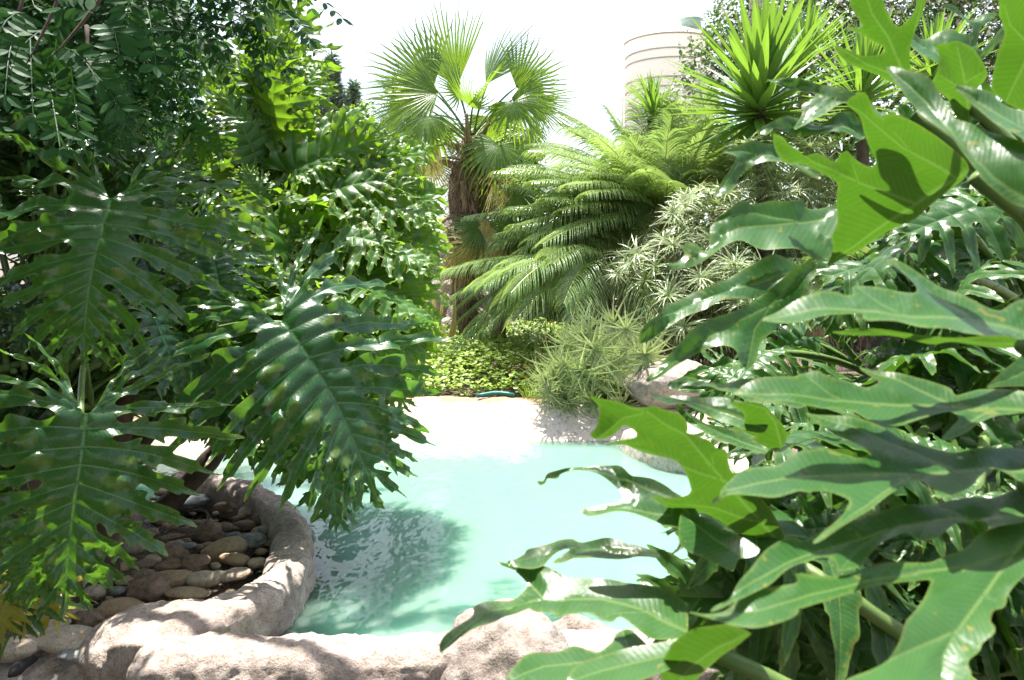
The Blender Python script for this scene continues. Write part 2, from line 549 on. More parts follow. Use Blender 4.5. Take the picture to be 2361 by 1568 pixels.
def blade(outline, veins, step, smooth=True, vein_w=0.004, edge_w=0.004, seed=0):
    """outline: closed 2-D polygon; veins: list of (polyline, width factor). Same unit as step."""
    rg = np.random.default_rng(seed)
    O = densify(outline, step * 0.8, smooth)
    lo, hi = O.min(0), O.max(0)
    gx, gy = np.meshgrid(np.arange(lo[0], hi[0], step), np.arange(lo[1], hi[1], step * 0.87))
    gx = gx + (np.arange(gx.shape[0]) % 2)[:, None] * step / 2
    G = np.stack([gx.ravel(), gy.ravel()], 1) + rg.normal(0, step * 0.08, (gx.size, 2))
    G = G[inside(G, O)]
    kd = KDTree(len(O))
    for i, p in enumerate(O): kd.insert((p[0], p[1], 0.0), i)
    kd.balance()
    def near_out(P):
        r = [kd.find((p[0], p[1], 0.0)) for p in P]
        return np.array([q[2] for q in r]), np.array([q[1] for q in r], int)
    de, _ = near_out(G)
    G = G[de > step * 0.45]
    VP, VA = [], []
    for pl, wf in veins:
        pl = densify(pl, step * 0.8, False, False)
        tg = np.gradient(pl, axis=0)
        tg /= np.maximum(np.linalg.norm(tg, axis=1), 1e-9)[:, None]
        nn = np.stack([-tg[:, 1], tg[:, 0]], 1)
        ww = vein_w * wf * np.linspace(1, 0.35, len(pl))[:, None]
        VP += [pl, pl + nn * ww, pl - nn * ww]
        VA += [np.ones(len(pl)), np.zeros(len(pl)), np.zeros(len(pl))]
    VP = np.concatenate(VP); VA = np.concatenate(VA)
    dv = np.full(len(G), 1e9)
    for pl, wf in veins: dv = np.minimum(dv, segdist(G, np.asarray(pl, float)))
    G = G[dv > vein_w * 1.6]
    k = inside(VP, O)
    d_, _ = near_out(VP)
    k &= d_ > step * 0.15
    VP, VA = VP[k], VA[k]
    P = np.concatenate([O, G, VP])
    nO = len(O)
    ed = [(i, (i + 1) % nO) for i in range(nO)]
    r = delaunay_2d_cdt([Vector((p[0], p[1])) for p in P], ed, [], 1, 1e-9)
    V = np.array([(v.x, v.y) for v in r[0]])
    src = r[3]
    va = np.zeros(len(V))
    for i, s in enumerate(src):
        for q in s:
            if q >= nO + len(G): va[i] = max(va[i], VA[q - nO - len(G)])
    de, idx = near_out(V)
    seg = np.linalg.norm(np.roll(O, -1, 0) - O, axis=1)
    arc = np.concatenate([[0], np.cumsum(seg)[:-1]])[idx]
    dv = np.full(len(V), 1e9)
    for pl, wf in veins: dv = np.minimum(dv, segdist(V, np.asarray(pl, float)))
    edge = np.clip(1 - de / edge_w, 0, 1) * 0.6
    tris = [f for f in r[2]]
    return V, tris, va, edge, de, arc, dv


# ------------------------------------------------------------------ split-leaf philodendron leaf (generic)
def philo_outline(L, n=9, seed=0, wid=0.72, cut=0.36, teeth=1.0, base=4, lobew=0.165):
    rg = random.Random(seed)
    def vein(x0, y0, ang, ln, curl, side):
        pts = []
        x, y = x0, y0
        a = ang
        K = 12
        for i in range(K + 1):
            pts.append((x * side, y))
            x += math.sin(a) * ln / K
            y += math.cos(a) * ln / K
            a -= curl / K
        return np.array(pts)
    sides = []
    for side in (1, -1):
        L_ = []
        for i in range(base):                      # lobes swept back beside the stalk
            u = i / max(1, base - 1)
            ang = R(158 - 52 * u + rg.uniform(-4, 4))
            ln = L * wid * (0.60 + 0.36 * u + rg.uniform(-.05, .05))
            rr = 0.10 * L * (1 - u)
            L_.append(vein(rr * math.sin(R(140)) , rr * math.cos(R(140)), ang, ln, R(rg.uniform(-5, 25)), side))
        for i in range(n):
            u = (i + 0.6) / n
            y0 = L * (0.02 + 0.80 * u)
            ang = R(98 - 64 * u + rg.uniform(-3, 3))
            ln = L * wid * (1.0 - 0.72 * u ** 1.25) * rg.uniform(0.92, 1.07)
            L_.append(vein(0, y0, ang, ln, R(rg.uniform(5, 30)), side))
        sides.append(L_)
    tip = [(0, L * 0.70), (L * 0.012, L * 0.85), (0, L * 1.0)]
    tipv = np.array([(0, L * 0.72), (0, L * 0.8), (0, L * 0.9), (0, L * 1.0)])
    poly = []
    def lobe_side(v, S0, sgn, outw, lead):
        """points from the notch S0 to the lobe tip along one edge"""
        K = len(v) - 1
        tg = np.gradient(v, axis=0)
        tg /= np.linalg.norm(tg, axis=1)[:, None]
        nn = np.stack([-tg[:, 1], tg[:, 0]], 1) * sgn
        kc = int(np.argmin(((v - S0) ** 2).sum(1)))
        h0 = max(abs((S0 - v[kc]) @ nn[kc]), L * 0.012)
        ln = np.linalg.norm(v[-1] - v[0])
        pts = [S0]
        nt_ = rg.choice([2, 3, 3, 4]) if ln > 0.3 * L else rg.choice([1, 2])
        ph = rg.uniform(-.1, .1)
        m_ = 26
        for j in range(1, m_):
            u = j / m_
            t_ = kc / K + (1 - kc / K) * u
            f = t_ * K
            i0 = min(int(f), K - 1)
            p = v[i0] * (1 - (f - i0)) + v[i0 + 1] * (f - i0)
            q = nn[i0]
            tt = tg[i0]
            waist = 1 - 0.42 * math.sin(min(1, u / 0.45) * PI) ** 1 if u < 0.45 else 1.0
            wd = min(h0, ln * lobew) * 1.05
            prof = (h0 * (1 - min(1, u / .25)) + wd * min(1, u / .25)) * (1 - u) ** 0.55 * (0.72 + 0.42 * math.sin(PI * min(1, u * 1.1)))
            saw = ((u + ph) * (nt_ + 0.6)) % 1.0
            tooth = (saw ** 1.6) if saw < 0.82 else (1 - saw) / 0.18
            k = prof * (0.74 + 0.62 * teeth * tooth * (1 if 0.12 < u < 0.93 else 0.3)) * rg.uniform(0.95, 1.05)
            pts.append(p + q * k + tt * (k * 0.35 * tooth * teeth))
        pts.append(v[-1])
        return pts
    def notch(a, b, c):
        ia, ib = int(c * (len(a) - 1)), int(c * (len(b) - 1))
        return (a[ia] + b[ib]) / 2
    order = [v for v in sides[0]] + [tipv] + [v for v in sides[1]][::-1]
    flags = [1] * len(sides[0]) + [0] + [-1] * len(sides[1])
    notches = []
    for i in range(len(order) - 1):
        c = cut * rg.uniform(0.85, 1.15)
        a, b = order[i], order[i + 1]
        if flags[i] == 0 or flags[i + 1] == 0:
            lat = a if flags[i] != 0 else b
            S0 = lat[int(0.30 * (len(lat) - 1))] * 0.55 + np.array((0, L * 0.88)) * 0.45
        else:
            S0 = notch(a, b, c)
        notches.append(S0)
    start = np.array((L * 0.022, -L * 0.015))
    end = np.array((-L * 0.022, -L * 0.015))
    nts = [start] + notches + [end]
    for i, v in enumerate(order):
        A, B = nts[i], nts[i + 1]
        # trailing edge up to the tip, then leading edge back
        s1 = lobe_side(v, A, -1, 0, 0)
        s2 = lobe_side(v, B, 1, 0, 0)
        poly += s1 + s2[::-1][1:-1]
    poly.append(end)
    poly.append(np.array((0, L * 0.0)))
    veins = [(np.array([(0, 0), (0, L * .35), (0, L * .7), (0, L * .985)]), 2.0)]
    for sd in sides:
        for v in sd:
            veins.append((v[:-1], 1.0))
    return np.array(poly), veins


def philo_mesh(L, seed, n=9, wid=0.72, cut=0.36, teeth=1.0, droop=0.35, fold=0.12, ruffle=0.022, pucker=0.34, twist=1.0, step=None, base=4, side_droop=0.6, lobew=0.13):
    poly, veins = philo_outline(L, n, seed, wid, cut, teeth, base, lobew)
    step = step or L * 0.022
    V, T, va, edge, de, arc, dv = blade(poly, veins, step, True, L * 0.0062, L * 0.006, seed)
    x, y = V[:, 0], V[:, 1]
    rg = np.random.default_rng(seed + 99)
    ph = rg.uniform(0, 6.28, 6)
    z = fold * np.abs(x) * np.exp(-np.abs(x) / (0.25 * L))
    z = z + pucker * np.minimum(dv, 0.05 * L)
    ew = np.exp(-de / (0.028 * L))
    z = z + ruffle * L * ew * (np.sin(arc / (0.030 * L) + ph[0]) + 0.8 * np.sin(arc / (0.061 * L) + ph[1]))
    z = z + 0.025 * L * np.sin(x / (0.17 * L) + ph[2]) * np.sin(y / (0.2 * L) + ph[3])
    # every lobe hangs and turns a little on its own beyond the notches
    dall = np.stack([segdist(V, np.asarray(v, float)) for v, wf in veins[1:]], 1)
    lid = dall.argmin(1)
    k_ = len(veins) - 1
    tilt, rol = rg.normal(0, .22 * twist, k_), rg.normal(0, .55 * twist, k_)
    vs = [np.asarray(v, float) for v, wf in veins[1:]]
    a0 = np.array([v[0] for v in vs]); dd_ = np.array([v[-1] - v[0] for v in vs]); ln_ = np.linalg.norm(dd_, axis=1); dd_ = dd_ / ln_[:, None]
    rel = V - a0[lid]
    al = (rel * dd_[lid]).sum(1)
    ac = rel[:, 0] * -dd_[lid][:, 1] + rel[:, 1] * dd_[lid][:, 0]
    wl = np.clip((al / ln_[lid] - .30) / .35, 0, 1)
    wl = wl * wl * (3 - 2 * wl)
    z = z + wl * (tilt[lid] * (al - .3 * ln_[lid]) + rol[lid] * ac - .08 * al * wl)
    # each lobe sags towards its tip, the midrib arches over
    r2 = np.abs(x) / L
    z = z - side_droop * L * r2 ** 2 * (1 + 0.35 * np.sin(np.arctan2(x, y - 0.3 * L) * 5 + ph[4]))
    a = droop * np.clip(y / L, -0.6, 1.1)
    yy = np.where(np.abs(droop) > 1e-3, L / max(droop, 1e-3) * np.sin(a), y)
    yy = np.where((y / L > -0.6), yy, y)
    zz = z * np.cos(a) - L / max(droop, 1e-3) * (1 - np.cos(a))
    yy = yy + z * np.sin(a)
    xx = x + 0.03 * L * np.sin(y / (0.3 * L) + ph[5])
    return mesh('leaf', np.stack([xx, yy, zz], 1), T, {'vein': va, 'edge': edge, 'rib': vein_coord(V, veins) / (0.021 * L)})


def frame(o, ydir, nrm):
    y = Vector(ydir).normalized()
    z = Vector(nrm)
    z = (z - y * z.dot(y)).normalized()
    x = y.cross(z)
    m = Matrix(((x.x, y.x, z.x, o[0]), (x.y, y.y, z.y, o[1]), (x.z, y.z, z.z, o[2]), (0, 0, 0, 1)))
    return m


def petiole(leaf, o, ydir, nrm, basep, r=0.009):
    """stalk as a sub-part of its leaf, bending from the crown of the plant to the back of the blade"""
    o, basep = Vector(o), Vector(basep)
    mid = (o + basep) / 2 + Vector((0, 0, 0.25 * (o - basep).length)) - Vector(nrm) * 0.05
    pts = bez(basep, mid, o - Vector(nrm) * (r * 0.9), 14)
    pts.append(o + Vector(ydir).normalized() * 0.03 - Vector(nrm) * (r * 0.8))
    mb = MB()
    mb.tube(pts, [r * 1.5] * 3 + [r] * (len(pts) - 4) + [r * 0.4], 8)
    inv = parent_inv(leaf)
    V = [inv @ Vector(v) for v in mb.V]
    me = mesh('petiole', V, mb.F, {'tone': mb.A})
    return link('petiole', me, M['petiole'], leaf)





def fbm(p, oc=4):
    s, a = 0.0, 1.0
    p = Vector(p)
    for _ in range(oc):
        s += a * noise.noise(p)
        p = p * 2.03 + Vector((1.7, 3.1, 2.3))
        a *= 0.5
    return s


# ------------------------------------------------------------------ pool outline, ground, water
WZ = 0.15
rim_px = [(395, 1098), (470, 1100), (545, 1114), (618, 1142), (664, 1186), (672, 1240), (655, 1296), (592, 1356), (490, 1406), (395, 1448), (335, 1492)]
rim_path = [on(x, y, 0.33) for x, y in rim_px]
near_path = [rim_path[-1]] + [on(x, y, 0.33) for x, y in [(420, 1492), (600, 1490), (800, 1489), (1000, 1484), (1250, 1480), (1600, 1478), (2000, 1490), (2500, 1500)]]
right_path = [Vector(p) for p in [(1.95, 2.55, .33), (2.35, 3.1, .33), (2.2, 4.0, .33), (1.75, 4.8, .32), (1.42, 5.5, .32)]]
far_px = [(1590, 1068), (1520, 1036), (1420, 1018), (1290, 1016), (1160, 1010), (1000, 1006), (880, 1010), (740, 1020), (600, 1032), (480, 1040), (360, 1052), (200, 1073), (60, 1100)]
far_path = [on(x, y, WZ) for x, y in far_px]
left_close = [Vector((-3.4, 4.6, .2)), Vector((-2.6, 4.35, .2))]
pool_poly = np.array([(p.x, p.y) for p in (rim_path[:-1] + near_path[:-1] + right_path + far_path + left_close)])


def pool_sd(P):
    d = segdist(P, np.vstack([pool_poly, pool_poly[:1]]))
    return np.where(inside(P, pool_poly), d, -d)


def grid_mesh(xs, ys, zf):
    X, Y = np.meshgrid(xs, ys)
    P = np.stack([X.ravel(), Y.ravel()], 1)
    Z = zf(P)
    nx, ny = len(xs), len(ys)
    Fc = [(j * nx + i, j * nx + i + 1, (j + 1) * nx + i + 1, (j + 1) * nx + i) for j in range(ny - 1) for i in range(nx - 1)]
    return P, Z, Fc


def sm(a, b, x):
    t_ = np.clip((x - a) / (b - a), 0, 1)
    return t_ * t_ * (3 - 2 * t_)


def ground_z(P):
    x, y = P[:, 0], P[:, 1]
    sd = pool_sd(P)
    z = 0.02 + 0.10 * sm(1.5, 2.6, y) + 0.26 * sm(5.6, 7.2, y) + 0.35 * sm(8.5, 13, y)
    z = z + 0.06 * sm(-1.0, -2.2, x) * sm(2.4, 3.0, y) * (y < 5)
    und = np.array([noise.noise(Vector((a * 1.3, b_ * 1.3, 0))) * 0.03 + noise.noise(Vector((a * 5, b_ * 5, 4))) * 0.008 for a, b_ in P])
    z = z + und * (np.abs(x) < 30)
    depth = 0.95 * sm(-0.02, 0.9, sd) + 0.16 * sm(-0.03, 0.07, sd)
    z = np.where((sd > -0.62) & (y > 4.9), np.minimum(z, 0.10), z)
    return np.where(sd > -0.03, np.minimum(z, 0.16) - depth, z)


xs = np.concatenate([[-400, -150, -60, -25, -12, -8], np.arange(-6, 6.01, 0.1), [8, 12, 25, 60, 150, 400]])
ys = np.concatenate([[-120, -40, -12, -5, -2, -1], np.arange(0, 10.01, 0.1), [11, 12, 14, 18, 25, 40, 80, 200, 700]])
P, Z, Fc = grid_mesh(xs, ys, ground_z)
tag(link('ground', mesh('ground', np.column_stack([P, Z]), Fc), M['soil']), kind='structure')

xs = np.arange(-5.2, 3.2, 0.08); ys = np.arange(2.0, 7.2, 0.08)
P, Z, Fc = grid_mesh(xs, ys, lambda p: np.full(len(p), WZ))
sd = pool_sd(P)
keep = sd > -0.22
Fc = [f for f in Fc if all(keep[i] for i in f)]
used = sorted({i for f in Fc for i in f}); mp_ = {u: i for i, u in enumerate(used)}
me = mesh('pool_water', [(P[u][0], P[u][1], WZ) for u in used], [[mp_[i] for i in f] for f in Fc], {'depth': [max(0, sd[u]) for u in used]})
tag(link('pool_water', me, M['water']), kind='structure')


def sweep(path, prof, nsub=8, closed_prof=True):
    """sweep of a cross-section (offset to the left of travel, height) along a smoothed plan path; prof(t)->list"""
    pts = [Vector(p) for p in path]
    sp = []
    for i in range(len(pts) - 1):
        p0, p1, p2, p3 = pts[max(i - 1, 0)], pts[i], pts[i + 1], pts[min(i + 2, len(pts) - 1)]
        for j in range(nsub):
            t_ = j / nsub
            sp.append(0.5 * ((2 * p1) + (p2 - p0) * t_ + (2 * p0 - 5 * p1 + 4 * p2 - p3) * t_ ** 2 + (3 * p1 - p0 - 3 * p2 + p3) * t_ ** 3))
    sp.append(pts[-1])
    V, Fc = [], []
    m_ = None
    for i, p in enumerate(sp):
        tg = sp[min(i + 1, len(sp) - 1)] - sp[max(i - 1, 0)]
        tg.z = 0
        tg.normalize()
        lf = Vector((-tg.y, tg.x, 0))
        pr = prof(i / (len(sp) - 1))
        m_ = len(pr)
        for o_, h_ in pr: V.append(Vector((p.x, p.y, 0)) + lf * o_ + Vector((0, 0, h_)))
    for i in range(len(sp) - 1):
        for k in range(m_ if closed_prof else m_ - 1):
            k2 = (k + 1) % m_
            Fc.append((i * m_ + k, i * m_ + k2, (i + 1) * m_ + k2, (i + 1) * m_ + k))
    if closed_prof:
        Fc.append(tuple(range(m_))[::-1])
        Fc.append(tuple((len(sp) - 1) * m_ + k for k in range(m_)))
    return V, Fc


def rough(o, voxel, layers):
    md = o.modifiers.new('remesh', 'REMESH')
    md.mode = 'VOXEL'
    md.voxel_size = voxel
    md.use_smooth_shade = True
    s_ = o.modifiers.new('smooth', 'SMOOTH')
    s_.iterations = 6
    for i, (sz, st) in enumerate(layers):
        tx = bpy.data.textures.new('lumps', 'CLOUDS')
        tx.noise_scale = sz
        tx.noise_depth = 3
        dm = o.modifiers.new('lumps', 'DISPLACE')
        dm.texture = tx
        dm.strength = st
        dm.mid_level = 0.5
        dm.texture_coords = 'LOCAL'


def rim_prof(wa, wb, h):
    """rounded lip: bed side -wa, water side +wb"""
    r = []
    for k in range(9):
        a = PI * k / 8
        o_ = (wb * math.cos(a)) if a < PI / 2 else (wa * math.cos(a))
        r.append((o_, h - 0.10 + 0.10 * math.sin(a) ** 0.42))
    return r + [(-wa * 1.05, -0.2), (wb * 1.15, -0.3)]


mb = MB()
V, Fc = sweep(rim_path, lambda t_: rim_prof(0.072 + 0.05 * t_ + 0.05 * max(0, t_ - .7) * 3, 0.075 + 0.03 * t_, 0.335 + 0.015 * math.sin(t_ * 9)))
mb.add(V, Fc)
V, Fc = sweep(near_path, lambda t_: [(.13, .20), (.115, .29), (.075, .335), (0.0, .345), (-.06, .340), (-.105 - .012 * math.sin(t_ * 20), .31), (-.135, .22), (-.16, .05), (-.20 - .04 * math.sin(t_ * 7), -.1), (.20, -.3)])
mb.add(V, Fc)
# apron where the lip and the near wall fuse
bm = bmesh.new()
bmesh.ops.create_icosphere(bm, subdivisions=4, radius=1.0)
for c0, sc in ((on(335, 1490, .2), (.20, .20, .14)), (on(240, 1565, .06), (.36, .17, .15)), (on(430, 1468, .2), (.2, .15, .13)), (on(60, 1600, .03), (.35, .17, .14))):
    V = [Vector((v.co.x * sc[0], v.co.y * sc[1], v.co.z * sc[2])) + c0 for v in bm.verts]
    mb.add(V, [[v.index for v in f.verts] for f in bm.faces])
bm.free()
o = mb.build('pool_rim', M['rim'])
rough(o, 0.012, [(0.22, 0.05), (0.07, 0.028), (0.022, 0.012)])
tag(o, 'curved cast-stone rim and low near wall of the turquoise pool, pink-brown where shaded', 'pool rim')

mb = MB()
V, Fc = sweep(far_path, lambda t_: [(0.12, -.2), (0.10, .06), (0.02, .145), (-.09, .20), (-.19, .29), (-.27, .365), (-.33, .40), (-.42, .410), (-.52, .385), (-.56, .25), (-.56, -.2)], 6)
mb.add(V, Fc)
V, Fc = sweep([far_path[1] + Vector((0, 0.1, 0)), far_path[0], right_path[-1], right_path[-2], right_path[-3]], lambda t_: [(.35, -.3), (.30, .05), (.2, .2), (.05, .30), (-.12, .33), (-.3, .30), (-.36, -.2)], 6)
mb.add([(-0, 0, 0)] * 0, [])
V2 = [Vector(v) for v in V]
mb.add(V2, Fc)
M['beach'] = rockmat('pale_stone', [(0.50, 0.40, 0.32), (0.60, 0.52, 0.44), (0.62, 0.55, 0.48)], 1.6, 0.3, 24, 0.9, (0.42, 0.27, 0.19), 0.25, top=(.425, (.33, .20, .13)))  # paler stone than the rim, with a brown band at the top
o = mb.build('pool_beach', M['beach'])
rough(o, 0.022, [(0.3, 0.05), (0.05, 0.016)])
tag(o, 'sunlit sloping stone edge along the far side of the pool', 'pool edge')


# ------------------------------------------------------------------ rocks
def rock_mesh(sx, sy, sz, seed, sub=4, amp=0.22, fr=1.3, flat=0.0):
    bm = bmesh.new()
    bmesh.ops.create_icosphere(bm, subdivisions=sub, radius=1.0)
    off = Vector((seed * 3.1, seed * 1.7, seed * 0.9))
    for v in bm.verts:
        c_ = v.co.copy()
        n_ = fbm(c_ * fr + off, 5 if sub > 3 else 3)
        k = 1 + amp * n_
        c_ = c_ * k
        if flat and c_.z < -flat: c_.z = -flat + (c_.z + flat) * 0.2
        v.co = Vector((c_.x * sx, c_.y * sy, c_.z * sz))
    me = bpy.data.meshes.new('rock')
    bm.to_mesh(me)
    bm.free()
    return me


def rock(name, p, sc, seed, mat, label, cat, group=None, rz=0.0, sub=5, amp=0.25, fr=1.3, tilt=(0, 0)):
    o = link(name, rock_mesh(*sc, seed, sub, amp, fr), mat)
    o.location = p
    o.rotation_euler = (tilt[0], tilt[1], rz)
    return tag(o, label, cat, group)


p = on(1175, 1545, 0.27)
rock('boulder', p + Vector((0.0, .05, -.135)), (.27, .30, .29), 3.3, M['boulder'], 'large pink-grey boulder with dark stains on the near pool wall', 'boulder', rz=.4, sub=6, amp=.20, fr=1.1)
rock('boulder', on(1345, 1510, .27) + Vector((0.02, .10, -.17)), (.15, .2, .23), 8.1, M['boulder'], 'smaller rounded boulder leaning against the right of the large stained boulder', 'boulder', rz=.9, sub=5, amp=.2)
rock('boulder', at(1545, 885, 6.6), (.37, .36, .20), 5.2, M['boulder'], 'pale rounded boulder under the drooping sedge beside the pool', 'boulder', rz=.2, sub=6, amp=.13, fr=1.0)
rock('boulder', at(1700, 890, 6.9), (.30, .3, .2), 6.4, M['boulder'], 'half-hidden pale boulder behind the right-hand leaves', 'boulder', sub=5, amp=.2)

rr = random.Random(11)
for i, (px, py, d, sx, sy, sz, lab) in enumerate([
        (1050, 610, 11.2, .42, .35, .42, 'tall sunlit sandstone rock left of the palm trunk'),
        (1010, 560, 11.6, .50, .4, .36, 'upper sunlit sandstone rock behind the philodendron tips'),
        (1065, 680, 10.8, .34, .3, .25, 'cracked dark-seamed rock halfway down the rockery'),
        (1010, 690, 11.0, .40, .3, .30, 'pale broad rock at the middle of the rockery'),
        (1075, 740, 10.4, .38, .3, .22, 'grey shaded rock under the drooping feather fronds'),
        (985, 780, 10.2, .55, .35, .17, 'long flat grey ledge stone behind the bright ground cover'),
        (880, 770, 10.4, .60, .4, .2, 'pale flat ledge stone seen between the left leaves'),
        (1230, 790, 10.4, .5, .3, .17, 'low grey stone ledge behind the palm stump'),
        (1330, 800, 10.2, .4, .3, .17, 'low pale stone at the right end of the ledge'),
        (980, 640, 11.4, .45, .35, .4, 'leftmost rock of the rockery behind the leaves')]):
    rock('rockery_stone', at(px, py, d), (sx, sy, sz), 20 + i * 1.37, M['grey_rock'], lab, 'rock', 'rockery stones behind the pool', rz=rr.uniform(0, 3), sub=4, amp=.32, fr=1.6)

# pebbles in the planting bed
big = [  # px, py, half width px, flatness, material, label
    (515, 1268, 48, .62, 0, 'large rounded tan stone in the middle of the pebble bed'),
    (522, 1143, 24, .85, 1, 'round brown stone at the back of the bed against the shaded rim'),
    (440, 1155, 50, .32, 3, 'long flat driftwood-grey stone at the back of the bed'),
    (345, 1362, 46, .85, 1, 'big upright brown stone in front of the bed'),
    (395, 1335, 44, .5, 0, 'golden tan stone with a sunlit back in the bed front'),
    (470, 1335, 34, .6, 2, 'cream and grey stone touching the sunlit rim'),
    (430, 1368, 42, .35, 0, 'flat tan stone lying along the inner side of the rim'),
    (580, 1248, 32, .65, 3, 'pale grey stone close to the bend of the rim'),
    (540, 1290, 34, .5, 0, 'orange-tan smooth stone below the pale grey one'),
    (395, 1280, 32, .75, 1, 'square-cut brown stone left of the large tan stone'),
    (475, 1228, 40, .7, 1, 'angular brown slab near the middle of the bed'),
    (450, 1300, 30, .75, 1, 'rough wedge-shaped stone in the middle front'),
    (600, 1228, 22, .7, 3, 'blue-grey chip of stone by the rim bend'),
    (418, 1110, 30, .9, 1, 'dark stone at the far end of the bed'),
    (490, 1112, 28, .9, 1, 'dark upright stone beside the far end of the rim'),
    (540, 1325, 34, .45, 2, 'cream stone tucked beneath the rim lip'),
    (390, 1304, 28, .5, 1, 'small brown stone in front of the square one'),
    (285, 1405, 48, .5, 0, 'buff stone with a sunlit top outside the bed'),
    (215, 1430, 34, .75, 1, 'grey-brown angular stone beside the buff stone'),
    (270, 1450, 36, .6, 2, 'flat cream stone against the outer wall'),
    (165, 1478, 72, .38, 2, 'longest sunlit cream stone lying at lower left'),
    (110, 1448, 42, .4, 2, 'pale flat stone behind the longest cream stone'),
    (35, 1495, 50, .45, 2, 'big sunlit cream stone at the lower left edge'),
    (185, 1505, 36, .3, 3, 'dark blue-grey flat stone below the long cream stone'),
    (330, 1330, 26, .7, 1, 'half-shaded stone under the hanging leaf tips'),
]
used = []

def pebble(px, py, hw, fl, mi, lab, grp, seed, sub=4):
    zb = 0.20 if px > 270 else 0.18
    p = on(px, py, zb + .03)
    r = hw / F * (p - CAM).length
    me = rock_mesh(r, r * rr.uniform(.65, .85), r * fl * .8, seed, sub, .26 if mi in (1, 3) else .15, 1.5 if mi in (1, 3) else .9)
    o = link('river_stone', me, PEB[mi])
    o.location = p
    o.rotation_euler = (rr.uniform(-.15, .15), rr.uniform(-.2, .2), rr.uniform(-.5, .5))
    tag(o, lab, 'stone', grp)
    used.append((p.x, p.y, r))
for i, (px, py, hw, fl, mi, lab) in enumerate(big):
    pebble(px, py, hw, fl, mi, lab, 'river stones in and beside the pebble bed', 40 + i)
bed = np.array([(430, 1120), (540, 1130), (632, 1168), (644, 1232), (612, 1300), (520, 1352), (415, 1398), (310, 1435), (250, 1450), (150, 1440), (250, 1330), (330, 1220), (360, 1130)], float)
cnt = 0
for k in range(3000):
    px, py = rr.uniform(150, 640), rr.uniform(1110, 1450)
    if not inside(np.array([[px, py]]), bed)[0]: continue
    hw = rr.choice([8, 10, 13, 16, 20, 25])
    p = on(px, py, .2)
    r = hw / F * (p - CAM).length
    if any((p.x - a) ** 2 + (p.y - b_) ** 2 < (0.72 * (r + c_)) ** 2 for a, b_, c_ in used): continue
    pebble(px, py, hw, rr.uniform(.45, .85), rr.choice([0, 1, 1, 1, 2, 0, 3]), 'small mixed brown stone filling the gaps of the pebble bed', 'small filler stones of the pebble bed', 100 + k, 3)
    cnt += 1
    if cnt > 130: break

# mulch chips and dry bits on the soil
mb = MB()
for k in range(5200):
    px, py = rr.uniform(-20, 650), rr.uniform(1110, 1568)
    if py < 1440 and not inside(np.array([[px, py]]), bed)[0]: continue
    if py >= 1440 and px > 330: continue
    p = on(px, py, .155 if py < 1440 else .13)
    p.z += rr.uniform(-.01, .03)
    a = rr.uniform(0, PI); l = rr.uniform(.006, .028)
    dv = Vector((math.cos(a), math.sin(a), rr.uniform(-.3, .3))) * l
    s_ = Vector((-math.sin(a), math.cos(a), 0.2))
    mb.strip([p - dv, p, p + dv], s_, [l * .12, l * .2, l * .1], 0.4, a=rr.uniform(-.3, .3))
o = mb.build('mulch_chips', plainmat('mulch', (0.42, 0.31, 0.21), .95, (0.16, .10, .07), 25))
tag(o, 'dry bark chips and straw between the stones', 'mulch', kind='stuff')
mb = MB()
mb.tube(bez(on(390, 1245, .30), on(470, 1235, .34), on(480, 1190, .32), 10) + bez(on(480, 1188, .32), on(475, 1170, .33), on(430, 1180, .31), 8), [.006] * 18, 7)
tag(mb.build('twig', M['bark']), 'bent dry twig lying across the shaded pebbles', 'twig')
for pts, r, lab in (([(225, 1468), (190, 1488), (150, 1502)], .012, 'dark dead frond stalk lying among the cream stones'), ([(20, 1560), (60, 1535), (85, 1520)], .018, 'dark crumpled dead leaf at the lower left corner')):
    mb = MB()
    q = [on(x, y, .19) for x, y in pts]
    mb.tube(bez(q[0], q[1] + Vector((0, 0, .02)), q[2], 9), [r * .3, r, r * 1.3, r * 1.2, r, r * .9, r * .8, r * .6, r * .3], 6)
    tag(mb.build('dead_stalk', plainmat('dead_stalk', (.05, .045, .045), .8, (.02, .018, .02))), lab, 'stalk')

# ------------------------------------------------------------------ left split-leaf philodendrons
TARGETS = [(at(880, 850, 3.3), .2)]
TARGETS += [(on(x, y, .33), .17) for x, y in [(655, 1310), (590, 1370), (490, 1410), (395, 1450), (300, 1480), (200, 1490), (100, 1480), (20, 1500), (420, 1500), (540, 1510), (660, 1515), (780, 1515), (900, 1510), (1020, 1500), (1150, 1480), (1280, 1490)]]
TARGETS += [(on(x, y, WZ), .30) for x, y in [(950, 1070), (1100, 1060), (1250, 1070), (1400, 1070), (1050, 1130), (1200, 1130), (1350, 1130), (1250, 1200), (1400, 1220)]]
TARGETS += [(at(860, 960, 3.12), .16), (at(760, 800, 3.2), .15), (at(150, 1330, 1.9), .10), (at(250, 1150, 1.95), .06)]
TARGETS = [(at(x, y, d), .34) for x in (620, 720, 820, 920) for y in (230, 380, 530, 680) for d in (5.3 - (y - 100) / 800 * 1.9,)] + TARGETS
SPRAY = [(at(x, y, 1.9), .10) for x, y in [(40, 120), (120, 130), (110, 230), (190, 240), (220, 180)]]
TARGETS = SPRAY + TARGETS
def sunlit_zone(p, extra=0.0):
    """true where a leaf would take the sun off the rim, the near wall, the far water or the sunlit plants"""
    for c_, r in TARGETS:
        v = Vector(p) - c_
        k = v.dot(sdir)
        if k > .1 and (v - sdir * k).length < r + extra: return True
    return False

GEN = [philo_mesh(0.6, 300 + i, n=rr.choice([7, 8, 9]), wid=rr.uniform(.70, .84), cut=rr.uniform(.22, .32), droop=rr.uniform(.1, .45), ruffle=rr.uniform(.012, .018), teeth=rr.uniform(1.1, 1.6), step=0.0155, side_droop=rr.uniform(.2, .6)) for i in range(9)]


